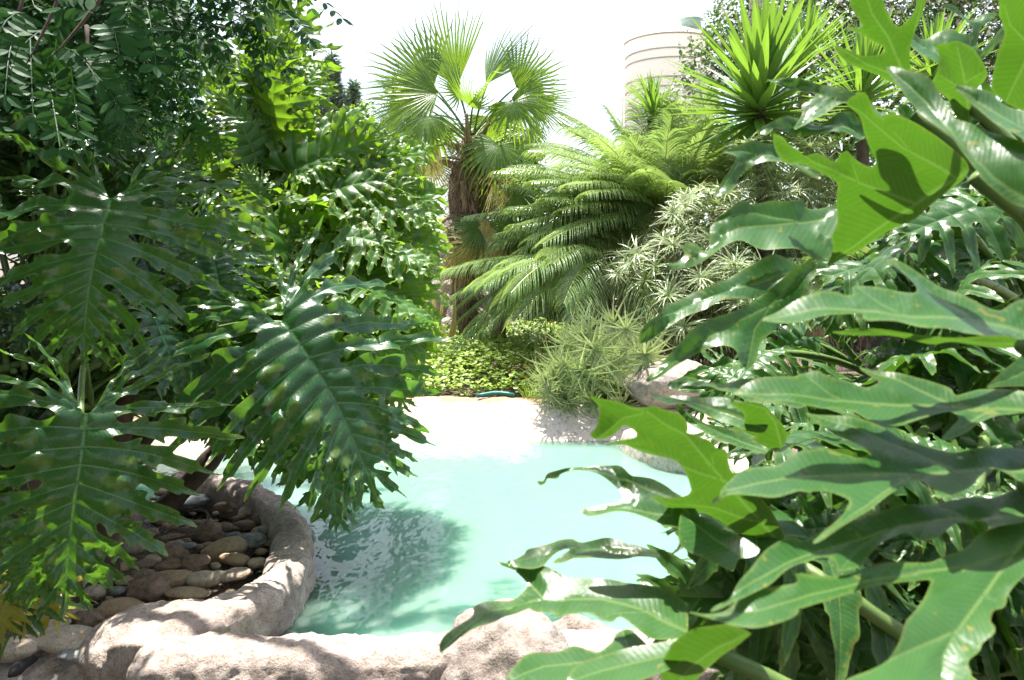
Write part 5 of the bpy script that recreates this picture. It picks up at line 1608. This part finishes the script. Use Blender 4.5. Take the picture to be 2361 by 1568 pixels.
sedge('weeping sedge clump hanging over the far pool edge', at(1440, 850, 7.3), scatter([(1240, 830), (1330, 760), (1450, 740), (1540, 790), (1480, 860), (1440, 930), (1420, 975), (1330, 985), (1270, 960), (1250, 900)], 6.5, 7.2, 88, 1), 1, .15, 1.25)
sedge('pale sedge clump of broad umbels in full sun below the feather palms', at(1640, 830, 8.1), scatter([(1400, 600), (1490, 540), (1600, 440), (1700, 420), (1740, 520), (1700, 620), (1640, 700), (1560, 690), (1440, 650)], 7.3, 8.2, 84, 2), 2)
sedge('bright sedge clump behind the dark lobes at right', at(1850, 820, 8.0), scatter([(1690, 330), (1800, 300), (1950, 320), (1980, 430), (1930, 520), (1800, 560), (1700, 500)], 7.6, 8.6, 80, 3), 3)
sedge('shaded sedge clump among brown stems beside the pale boulder', at(1650, 850, 7.6), scatter([(1480, 700), (1640, 620), (1760, 600), (1800, 690), (1700, 760), (1560, 790)], 7.0, 7.8, 50, 4), 4)
# brown dead stems under the sedge
mb = MB()
for k in range(900):
    px, py = rr.uniform(1400, 2000), rr.uniform(640, 900)
    p = at(px, py, rr.uniform(7.4, 8.6))
    p2 = p + Vector((rr.uniform(-.25, .25), rr.uniform(-.1, .1), rr.uniform(.1, .45)))
    mb.strip([p, p.lerp(p2, .5) + Vector((0, 0, .03)), p2], Vector((.7, .7, 0)), [.004, .004, .002], .5, a=rr.uniform(-.3, .3))
o = mb.build('dead_stems', plainmat('dead_stems', (.30, .20, .11), .9, (.12, .08, .05), 3))
tag(o, 'thicket of dry brown sedge stems low behind the boulder', 'dead stems', kind='stuff')


# ------------------------------------------------------------------ leafy masses
def leaf_cloud(centers, n, lsize, seed, shape=1.8, flatten=1.0, up=.3):
    """many small folded leaves spread through a set of ellipsoids (x, y, z, rx, ry, rz)"""
    rg = random.Random(seed)
    mb = MB()
    wts = [c[3] * c[4] * c[5] for c in centers]
    for k in range(n):
        c_ = rg.choices(centers, wts)[0]
        while True:
            v = Vector((rg.uniform(-1, 1), rg.uniform(-1, 1), rg.uniform(-1, 1)))
            if .02 < v.length < 1: break
        r = v.length ** .45
        v = v.normalized()
        lump = 1 + .28 * noise.noise(v * 2.3 + Vector((c_[0], c_[1], c_[2])))
        v = v * r * lump
        p = Vector((c_[0] + v.x * c_[3], c_[1] + v.y * c_[4], c_[2] + v.z * c_[5]))
        d = Vector((rg.gauss(0, 1), rg.gauss(0, 1), rg.gauss(0, .7))).normalized()
        nn = (Vector((rg.gauss(0, .6), rg.gauss(0, .6), 1)) + v * .6).normalized()
        s_ = d.cross(nn).normalized()
        l = lsize * rg.uniform(.6, 1.3)
        mb.strip([p - d * l * .5, p - d * l * .1, p + d * l * .2, p + d * l * .5], s_, [l * .05, l * .5 / shape, l * .42 / shape, l * .03], .35, nn, a=rg.uniform(-.25, .25))
    return mb


def tree(name, label, cat, base, top, trunk_r, centers, n, lsize, seed, mat, group=None, shape=1.8):
    e = empty(name, base, label, cat, group)
    inv = parent_inv(e)
    mb = MB()
    mb.tube(bez(base, (Vector(base) + Vector(top)) / 2 + Vector((.15, 0, 0)), top, 9), [trunk_r * (1 - .7 * i / 8) for i in range(9)], 9)
    for c_ in centers[:8]:
        mb.tube(bez(Vector(base).lerp(Vector(top), .55), Vector(base).lerp(Vector(top), .8), Vector(c_[:3]), 6), [trunk_r * .45 * (1 - .8 * i / 5) for i in range(6)], 6)
    link('trunk', mesh('trunk', [inv @ Vector(v) for v in mb.V], mb.F, {'tone': mb.A}), M['bark'], e)
    mb = leaf_cloud(centers, n, lsize, seed, shape)
    link('crown', mesh('crown', [inv @ Vector(v) for v in mb.V], mb.F, {'tone': mb.A}), M[mat], e, False)
    return e, inv


def ell(px, py, d, rx, ry, rd):
    """ellipsoid from a sight line and radii in measured pixels (depth radius in metres)"""
    p = at(px, py, d)
    return (p.x, p.y, p.z, rx / F * d, rd, ry / F * d)


# flowering evergreen behind the yuccas
cs = [ell(*c_) for c_ in [(1720, 40, 14, 85, 75, 1.0), (1820, 20, 14.2, 110, 90, 1.1), (1950, 30, 14.5, 120, 110, 1.2), (2080, 40, 14.2, 120, 110, 1.2), (2220, 60, 14, 120, 130, 1.2), (1640, 150, 13.6, 60, 75, .6), (1690, 130, 13.8, 70, 80, .8), (1600, 230, 13.5, 70, 70, .6), (1850, 200, 13.8, 150, 130, 1.0), (2050, 220, 14, 160, 130, 1.0), (2300, 40, 14, 120, 150, 1.), (1580, 120, 13.5, 16, 48, .2)]]
ft, inv = tree('flowering_tree', 'broad evergreen tree dotted with small white and pink flowers at the top right', 'tree', at(1950, 830, 14.2), at(1950, 200, 14.2), .2, cs, 26000, .085, 31, 'shrub')
mb = leaf_cloud([(c_[0], c_[1] - .15, c_[2], c_[3] * 1.02, c_[4] * 1.02, c_[5] * 1.02) for c_ in cs], 5200, .065, 33, 1.0)
link('blossom', mesh('blossom', [inv @ Vector(v) for v in mb.V], mb.F, {'tone': mb.A}), plainmat('blossom', (.72, .58, .52), .7, (.75, .70, .62), 5), ft, False)

# background shrubs closing the view under the palms
shr = [((330, 470, 9.0, 230, 250, .6), 'dark shrub deep behind the shaded philodendron', 'crown', 7000), ((520, 400, 9.5, 150, 190, .6), 'dark shrub behind the top of the yellow-green philodendron', 'crown', 5000), ((900, 620, 12.5, 150, 200, .7), 'dim shrub behind the sunlit philodendron', 'crown', 7000), ((1330, 600, 11.5, 150, 150, .6), 'dense dark green shrub filling in behind the low feather palm', 'shrub', 8000), ((1560, 620, 11, 170, 190, .6), 'dark shrub behind the big feather palm', 'shrub', 8000),
       ((1800, 560, 11, 200, 210, .6), 'dark leafy shrub under the largest yucca', 'shrub', 9000), ((2080, 520, 10.5, 260, 260, .7), 'dark shrub far right behind the foreground leaves', 'crown', 9000), ((1180, 380, 12, 70, 60, .4), 'small bluish shrub seen through the palm trunk gap', 'crown', 1800)]
for i, (c_, lab, mt, n_) in enumerate(shr):
    b_ = at(c_[0], 830, c_[2])
    tree('garden_shrub', lab, 'shrub', b_, at(c_[0], c_[1], c_[2]), .06, [ell(*c_), ell(c_[0] - c_[3] * .5, c_[1] + c_[4] * .5, c_[2] - .3, c_[3] * .6, c_[4] * .6, c_[5]), ell(c_[0] + c_[3] * .5, c_[1] + c_[4] * .45, c_[2] - .2, c_[3] * .6, c_[4] * .6, c_[5])], n_, .11, 60 + i, mt, 'shrubs behind the palms', 2.2)

tree('garden_shrub', 'unseen tall hedge shrub added behind the viewpoint to block sky light', 'shrub', (-1.5, -4.6, 0), (-1.5, -4.6, 3.4), .1, [(-4.5, -4.6, 1.8, 2.0, .8, 2.3), (-2.4, -4.9, 1.9, 1.6, .8, 2.4), (-5.8, -2.0, 1.8, .8, 2.2, 2.4), (-6.2, 1.4, 1.9, .8, 2.2, 2.4)], 9000, .26, 77, 'crown', None, 2.0)  # unseen blocker, added to dim the sky light on the left leaves

# conifers far left and small far tree
def conifer(label, px, top, bot, d, wpx, seed, n):
    b_ = at(px, 760, d); t_ = at(px, top, d)
    e = empty('conifer', b_, label, 'tree', 'conifers on the skyline')
    inv = parent_inv(e)
    rg = random.Random(seed)
    mb = MB(); mb.tube([b_, t_], [.12, .01], 7)
    link('trunk', mesh('trunk', [inv @ Vector(v) for v in mb.V], mb.F, {'tone': mb.A}), M['bark'], e)
    mb = MB()
    for k in range(n):
        u = rg.uniform(0, 1) ** .8
        py = top + (bot - top) * u
        a = rg.uniform(0, 6.28)
        rad = wpx / F * d * (u * .9 + .03) * rg.uniform(.15, 1) * (1 + .35 * math.sin(u * 26 + a))
        p = at(px, py, d) + Vector((math.cos(a) * rad, math.sin(a) * rad, rg.uniform(-.1, .1)))
        l = rg.uniform(.10, .24)
        dv = Vector((math.cos(a), math.sin(a), rg.uniform(-.2, .9))).normalized()
        mb.strip([p, p + dv * l * .5, p + dv * l], dv.cross(Vector((0, 0, 1))).normalized(), [.02, .03, .004], .5, a=rg.uniform(-.2, .2))
    link('crown', mesh('crown', [inv @ Vector(v) for v in mb.V], mb.F, {'tone': mb.A}), M['conifer'], e, False)


conifer('taller hazy conifer on the skyline left of the fan palm', 765, 135, 420, 19, 75, 1, 4200)
conifer('lower conifer just right of the taller one', 815, 195, 420, 20, 55, 2, 2600)
conifer('tiny distant tree touching the left fan leaves', 910, 215, 420, 22, 40, 3, 1200)
conifer('faint distant tree behind the palm crown', 955, 240, 420, 22, 36, 4, 1000)

# ------------------------------------------------------------------ ground cover
rg = random.Random(5)
mb = MB()
for k in range(26000):
    x, y = rg.uniform(-3.4, 1.3), rg.uniform(6.75, 9.7)
    if y < 6.95 + .22 * (x > .2) * (x - .2): continue
    hgt = .36 + .13 * noise.noise(Vector((x * 1.7, y * 1.7, 1))) + .10 * noise.noise(Vector((x * 4.5, y * 4.5, 7)))
    hgt *= min(1, .35 + (y - 6.7) * .9)
    p = Vector((x, y, .33 + .06 * (y - 7) + hgt * rg.uniform(.05, 1) ** .4))
    a = rg.uniform(0, 6.28)
    d = Vector((math.cos(a), math.sin(a), rg.uniform(-.3, .5))).normalized()
    nn = Vector((rg.gauss(0, .45), rg.gauss(0, .45) - .2, 1)).normalized()
    s_ = d.cross(nn).normalized()
    l = rg.uniform(.025, .06)
    mb.strip([p - d * l * .5, p, p + d * l * .5], s_, [l * .12, l * .42, l * .05], .25, nn, a=rg.uniform(-.35, .35))
for k in range(1800):
    x, y = rg.uniform(.1, 1.4), rg.uniform(6.75, 7.6)
    p = Vector((x, y, .38)); a = rg.uniform(0, 6.28)
    d = Vector((math.cos(a) * .5, math.sin(a) * .5, 1)).normalized(); l = rg.uniform(.08, .22)
    q = p + d * l
    mb.strip([p, p.lerp(q, .6), q + Vector((math.cos(a), math.sin(a), -.5)) * l * .2], Vector((math.sin(a), -math.cos(a), 0)), [.003, .003, .001], .3, a=rg.uniform(-.3, .3))
o = mb.build('ground_cover', M['cover'], None, False)
tag(o, 'bright yellow-green leafy ground cover beyond the far pool edge', 'ground cover', kind='stuff')

# orange flowers, each a small plant head
fl_m = plainmat('orange_petals', (.75, .22, .02), .6, (.8, .32, .03))
for i, (px, py, d) in enumerate([(1210, 745, 7.4), (1255, 790, 7.3), (1215, 850, 7.2), (1245, 865, 7.2), (1185, 855, 7.3), (1205, 872, 7.1), (1270, 745, 7.4)]):
    p = at(px, py, d)
    e = empty('orange_flower', p + Vector((0, 0, -.2)), 'small orange blossom among the green at the foot of the drooping fronds', 'flower', 'orange flowers at the foot of the feather palm')
    inv = parent_inv(e)
    mb = MB()
    for k in range(9):
        a = k * 2 * PI / 9
        dv = Vector((math.cos(a), math.sin(a), .35)).normalized()
        mb.strip([p, p + dv * .018, p + dv * .036], dv.cross(Vector((0, 0, 1))).normalized(), [.004, .010, .003], .3)
    link('petals', mesh('petals', [inv @ Vector(v) for v in mb.V], mb.F, {'tone': mb.A}), fl_m, e)
    mb = MB(); mb.tube([p + Vector((0, 0, -.2)), p], [.003, .002], 5)
    link('stem', mesh('stem', [inv @ Vector(v) for v in mb.V], mb.F, {'tone': mb.A}), M['stem'], e)

mb = MB()
mb.tube([on(x, 1010, WZ) + Vector((0, o_, .28 + h_)) for x, o_, h_ in ((1095, .40, .0), (1110, .43, .005), (1130, .45, .015), (1150, .46, .015), (1170, .45, .01), (1186, .42, .0))], [.019] * 6, 10)
tag(mb.build('garden_hose', plainmat('hose_green', (.01, .16, .13), .4, (.01, .12, .10))), 'short loop of dark teal garden hose on the far pool edge', 'hose')

# pale dry reeds left of the palm base
mb = MB()
for k in range(16):
    px = 1000 + rr.uniform(-25, 45)
    g = at(px, 830, 8.6)
    t_ = at(px + rr.uniform(-45, 30), rr.uniform(640, 760), 8.6)
    mb.strip([g, g.lerp(t_, .5) + Vector((rr.uniform(-.03, .03), 0, 0)), t_], Vector((1, .2, 0)), [.016, .014, .004], .4, a=rr.uniform(-.2, .2))
tag(mb.build('dry_reeds', M['dry_fan'], None, False), 'straw-pale dry reed blades standing left of the palm base', 'reeds')

# ------------------------------------------------------------------ water tank
TD = 17.0
tl, trr = at(1457, 100, TD), at(1668, 100, TD)
tc_, tr_ = (tl + trr) / 2, (trr.x - tl.x) / 2
tc_ = Vector((tc_.x, TD + tr_, 0))
ztop = at(1560, 72, TD).z; zb = at(1560, 420, TD).z
tank = empty('water_tank', (tc_.x, tc_.y, zb), 'tall cream ribbed water tank rising behind the palms', 'water tank')
inv = parent_inv(tank)
mt, tt = newmat('tank_plastic')
out = N(tt, 'ShaderNodeOutputMaterial')
b = N(tt, 'ShaderNodeBsdfPrincipled', Roughness=.5)
tcn = N(tt, 'ShaderNodeTexCoord')
n1 = N(tt, 'ShaderNodeTexNoise', Scale=1.5, Detail=6.0)
tt.links.new(tcn.outputs['Object'], n1.inputs['Vector'])
tt.links.new(ramp(tt, n1.outputs['Fac'], [(.3, (.86, .83, .77)), (.7, (.82, .78, .71))]), b.inputs['Base Color'])
trn = N(tt, 'ShaderNodeBsdfTranslucent')
trn.inputs['Color'].default_value = (.92, .89, .82, 1)
mtx = N(tt, 'ShaderNodeMixShader', Fac=.5)
tt.links.new(b.outputs[0], mtx.inputs[1]); tt.links.new(trn.outputs[0], mtx.inputs[2])
tt.links.new(mtx.outputs[0], out.inputs['Surface'])
prof = [(0.0, 0)]
H = ztop - zb
prof = [(1.0, 0.0)]
z = .25
while z < H - .3:
    prof += [(1.0, z - .055), (.985, z - .03), (.955, z), (.985, z + .03), (1.0, z + .055)]
    prof += [(1.0, z + .19 - .055), (.985, z + .16), (.955, z + .19), (.985, z + .22), (1.0, z + .19 + .055)]
    z += .58
prof += [(1.0, H - .06), (1.03, H - .05), (1.03, H), (.98, H + .05), (.6, H + .22), (.25, H + .3), (0.001, H + .3)]
V, Fc = [], []
ns = 72
for r_, z_ in prof:
    for k in range(ns): V.append((math.cos(2 * PI * k / ns) * tr_ * r_, math.sin(2 * PI * k / ns) * tr_ * r_, z_))
for i in range(len(prof) - 1):
    for k in range(ns):
        k2 = (k + 1) % ns
        Fc.append((i * ns + k, i * ns + k2, (i + 1) * ns + k2, (i + 1) * ns + k))
link('tank_body', mesh('tank_body', V, Fc), mt, tank)
ring_m = plainmat('tank_ring', (.60, .54, .46), .7, (.54, .47, .40), 3)
z = .25
while z < H - .3:
    for z_ in (z, z + .19):
        mb = MB()
        mb.tube([Vector((math.cos(2 * PI * k / 60) * tr_ * .985, math.sin(2 * PI * k / 60) * tr_ * .985, z_)) for k in range(61)], [.016] * 61, 6, cap=False)
        link('ring', mesh('ring', mb.V, mb.F, {'tone': mb.A}), ring_m, tank)
    z += .58
mb = MB()
mb.tube([Vector((math.cos(2 * PI * k / 60) * tr_ * 1.03, math.sin(2 * PI * k / 60) * tr_ * 1.03, H - .02)) for k in range(61)], [.022] * 61, 6, cap=False)
link('ring', mesh('ring', mb.V, mb.F, {'tone': mb.A}), ring_m, tank)
mb = MB()
lid = Vector((.42 * tr_, -.35 * tr_, H + .22))
mb.tube([lid, lid + Vector((0, 0, .16)), lid + Vector((0, 0, .17)), lid + Vector((0, 0, .21))], [.22, .22, .26, .22], 24)
link('lid', mesh('lid', mb.V, mb.F, {'tone': mb.A}), plainmat('lid_teal', (.42, .58, .52), .5, (.38, .52, .47)), tank)
mb = MB(); mb.tube([Vector((-1.05 * tr_, 0, H - .05)), Vector((-1.05 * tr_, 0, 0))], [.03, .03], 8)
link('overflow_pipe', mesh('overflow_pipe', mb.V, mb.F, {'tone': mb.A}), mt, tank)
mb = MB(); mb.tube([Vector((0, 0, -zb - .5)), Vector((0, 0, 0))], [tr_ * .9, tr_ * .9], 24)
link('tank_base', mesh('tank_base', mb.V, mb.F, {'tone': mb.A}), M['grey_rock'], tank)

# white globe lamp behind the palm
gp = at(1163, 478, 10.6)
lamp = empty('garden_lamp', (gp.x, gp.y, .6), 'white globe garden lamp on a post half hidden behind the palm trunk', 'lamp')
inv = parent_inv(lamp)
bm = bmesh.new(); bmesh.ops.create_uvsphere(bm, u_segments=32, v_segments=20, radius=.21)
me = bpy.data.meshes.new('globe'); bm.to_mesh(me); bm.free()
g = link('globe', me, plainmat('white_globe', (.80, .79, .76), .35, (.77, .76, .72), 3, .02), lamp); g.matrix_local = Matrix.Translation(inv @ gp)
mb = MB(); mb.tube([(0, 0, 0), (0, 0, .05), (0, 0, gp.z - .85), (0, 0, gp.z - .8)], [.07, .03, .03, .09], 12)
link('post', mesh('post', mb.V, mb.F, {'tone': mb.A}), plainmat('lamp_post', (.05, .05, .05), .5), lamp)
# white garden wall piece behind it
wb = at(1205, 500, 12.6)
mb = MB()
V = []
bm = bmesh.new()
bmesh.ops.create_cube(bm, size=1.0, matrix=Matrix.Translation((wb.x + .1, 12.6, .95)) @ Matrix.Diagonal((2.6, .2, 2.0, 1)))
bmesh.ops.bevel(bm, geom=bm.edges[:], offset=.02, segments=2, affect='EDGES')
me = bpy.data.meshes.new('garden_wall'); bm.to_mesh(me); bm.free()
tag(link('garden_wall', me, plainmat('white_plaster', (.78, .77, .74), .9, (.72, .70, .66), 4), None, False), 'white plastered garden wall glimpsed behind the palm trunk', 'wall')

# ------------------------------------------------------------------ tree with hanging pinnate leaves, upper left
def pinnate(mb, p, d, up, L, rg, n=6, lw=.019, ll=.042):
    """compound leaf along d with drooping, paired oval leaflets"""
    d = d.normalized()
    pts = []
    q = p.copy(); dd = d.copy()
    for i in range(n + 1):
        pts.append(q.copy()); q = q + dd * (L / n); dd = (dd + Vector((0, 0, -.10))).normalized()
    s0 = d.cross(up).normalized()
    mb.strip(pts[::2] + ([pts[-1]] if n % 2 else []), s0, [.0012] * len(pts[::2] + ([pts[-1]] if n % 2 else [])), .3)
    for i in range(1, n + 1):
        for s_ in ((-1, 1) if i < n else (-1, 1, 0)):
            tg = (pts[i] - pts[i - 1]).normalized()
            sd = tg.cross(up).normalized()
            ld = (sd * s_ + tg * (.45 if s_ else 1) + Vector((rg.gauss(0, .12), rg.gauss(0, .12), rg.gauss(-.18, .18)))).normalized()
            nn = (up + Vector((rg.gauss(0, .3), rg.gauss(0, .3), rg.gauss(0, .2)))).normalized()
            ss = ld.cross(nn).normalized()
            l = ll * rg.uniform(.85, 1.15)
            w_ = lw * rg.uniform(.85, 1.1)
            b0 = pts[i] + ld * .003
            mb.strip([b0, b0 + ld * l * .2, b0 + ld * l * .45, b0 + ld * l * .7, b0 + ld * l * .9, b0 + ld * l], ss, [.001, w_ * .38, w_ * .5, w_ * .42, w_ * .2, .0008], .18, nn, a=rg.uniform(-.25, .25))


def scatter_px(poly, n, seed):
    return scatter(poly, 1, 1, n, seed)


tb = Vector((-3.6, 4.6, .1))
lt = empty('hanging_leaf_tree', tb, 'dark overhanging tree with drooping pinnate leaves across the upper left', 'tree')
inv = parent_inv(lt)
mb = MB()
mb.tube(bez(tb, tb + Vector((.1, -.2, 1.6)), tb + Vector((.5, -.5, 3.3)), 12), [.2 - .009 * i for i in range(12)], 12)
for q in [(-1.6, 3.2, 3.6), (-.9, 4.6, 3.7), (-2.2, 2.2, 3.4), (-2.8, 2.9, 3.9), (-1.4, 2.0, 3.7), (-2.0, 5.6, 3.6), (-.6, 3.2, 3.55), (.2, -.6, 3.5)]:
    mb.tube(bez(tb + Vector((.4, -.4, 2.9)), (tb + Vector(q)) / 2 + Vector((0, 0, 1.9)), q, 9), [.09 - .009 * i for i in range(9)], 7)
link('trunk', mesh('trunk', [inv @ Vector(v) for v in mb.V], mb.F, {'tone': mb.A}), M['bark'], lt)
rg = random.Random(9)
mb = MB()
skyedge = np.array([(-400, -600), (700, -600), (650, 0), (610, 40), (560, 60), (520, 90), (480, 120), (420, 165), (330, 215), (250, 230), (170, 260), (110, 300), (-100, 330)], float)
n_ = 0
while n_ < 2700:                       # what shows in the picture
    px, py = rg.uniform(-150, 640), rg.uniform(-180, 300)
    if not inside(np.array([[px, py]]), skyedge)[0]: continue
    p = at(px, py, rg.uniform(2.6, 5.4))
    if sunlit_zone(p, .12): continue
    d = Vector((rg.gauss(.25, .6), rg.gauss(-.1, .6), rg.gauss(-.75, .35)))
    pinnate(mb, p, d, Vector((rg.gauss(0, .4), -.5 + rg.gauss(0, .4), .8)).normalized(), rg.uniform(.18, .28), rg, rg.randint(5, 7))
    n_ += 1
link('crown', mesh('crown', [inv @ Vector(v) for v in mb.V], mb.F, {'tone': mb.A}), M['pinnate'], lt, False)
# the rest of the crown overhead, then leaves added out of view for shade
mb = MB()
n_ = 0
while n_ < 5200:
    p = Vector((rg.uniform(-5.4, -.3), rg.uniform(-1.2, 6.6), rg.uniform(2.9, 5.0)))
    q_ = proj(p)
    if q_ and q_[1] > -170 and q_[0] > 480 - max(0, q_[1]) * 1.5: continue
    if sunlit_zone(p, .22): continue
    d = Vector((rg.gauss(0, .7), rg.gauss(0, .7), rg.gauss(-.4, .3)))
    pinnate(mb, p, d, Vector((rg.gauss(0, .3), rg.gauss(0, .3), 1)).normalized(), rg.uniform(.22, .34), rg, 5, .040, .085)
    n_ += 1
for k in range(1200):  # extra leaves added behind and above the camera to cut sky fill
    p = Vector((rg.uniform(-3.8, .2), rg.uniform(-3.6, .35), rg.uniform(2.7, 4.4)))
    q_ = proj(p)
    if q_ and q_[1] > -170: continue
    if sunlit_zone(p, .34): continue
    pinnate(mb, p, Vector((rg.gauss(0, .7), rg.gauss(0, .7), rg.gauss(-.3, .3))), Vector((rg.gauss(0, .3), rg.gauss(0, .3), 1)).normalized(), rg.uniform(.24, .36), rg, 5, .042, .09)
shade = [(700, 1190), (870, 1150), (1010, 1200), (1230, 1250), (1260, 1440), (1100, 1460), (720, 1450)]  # water patch to darken; unseen leaves are added sunward of it
for px, py, d_ in scatter_px(shade, 150, 21):
    g_ = on(px, py, WZ)
    p = g_ + sdir * (rg.uniform(2.7, 3.6) / sdir.z)
    q_ = proj(p)
    if q_ and q_[1] > -150: continue
    if sunlit_zone(p, .26): continue
    pinnate(mb, p, Vector((rg.gauss(0, .7), rg.gauss(0, .7), rg.gauss(-.3, .3))), Vector((rg.gauss(0, .3), rg.gauss(0, .3), 1)).normalized(), rg.uniform(.24, .36), rg, 5, .042, .09)
link('crown', mesh('crown', [inv @ Vector(v) for v in mb.V], mb.F, {'tone': mb.A}), M['pinnate'], lt, False)
# the nearer spray
br = MB()
sp = [((150, -40), (110, 60), (60, 150)), ((250, -30), (190, 60), (120, 130)), ((60, -30), (30, 80), (10, 170)), ((200, 60), (200, 150), (225, 205))]
for a_, b_, c_ in sp:
    br.tube(bez(at(*a_, 2.0), at(*b_, 1.95), at(*c_, 1.9), 8), [.006, .005, .005, .004, .004, .003, .002, .0015], 5)
link('branch', mesh('branch', [inv @ Vector(v) for v in br.V], br.F, {'tone': br.A}), M['bark'], lt)
mb = MB()
for (ax, ay), (bx, by), n in [((165, 20), (110, 130), 7), ((120, 60), (30, 130), 7), ((130, 90), (120, 260), 8), ((70, 90), (75, 250), 8), ((30, 90), (10, 210), 7), ((150, 110), (230, 175), 7), ((160, 130), (180, 300), 8), ((100, 150), (140, 290), 7), ((190, 150), (280, 235), 7), ((20, 150), (60, 200), 6), ((215, 30), (150, 45), 6), ((60, 30), (-10, 60), 6), ((300, -10), (290, 90), 7), ((340, 20), (360, 130), 6), ((260, 60), (275, 130), 6)]:
    a_, b_ = at(ax, ay, 1.95 + rg.uniform(-.1, .15)), at(bx, by, 1.85 + rg.uniform(-.1, .15))
    pinnate(mb, a_, b_ - a_ + Vector((0, 0, .04)), (tocam(a_) + Vector((rg.gauss(0, .2), 0, .6))).normalized(), (b_ - a_).length, rg, n, .021, .044)
link('leaf_spray', mesh('leaf_spray', [inv @ Vector(v) for v in mb.V], mb.F, {'tone': mb.A}), M['pinnate'], lt, False)
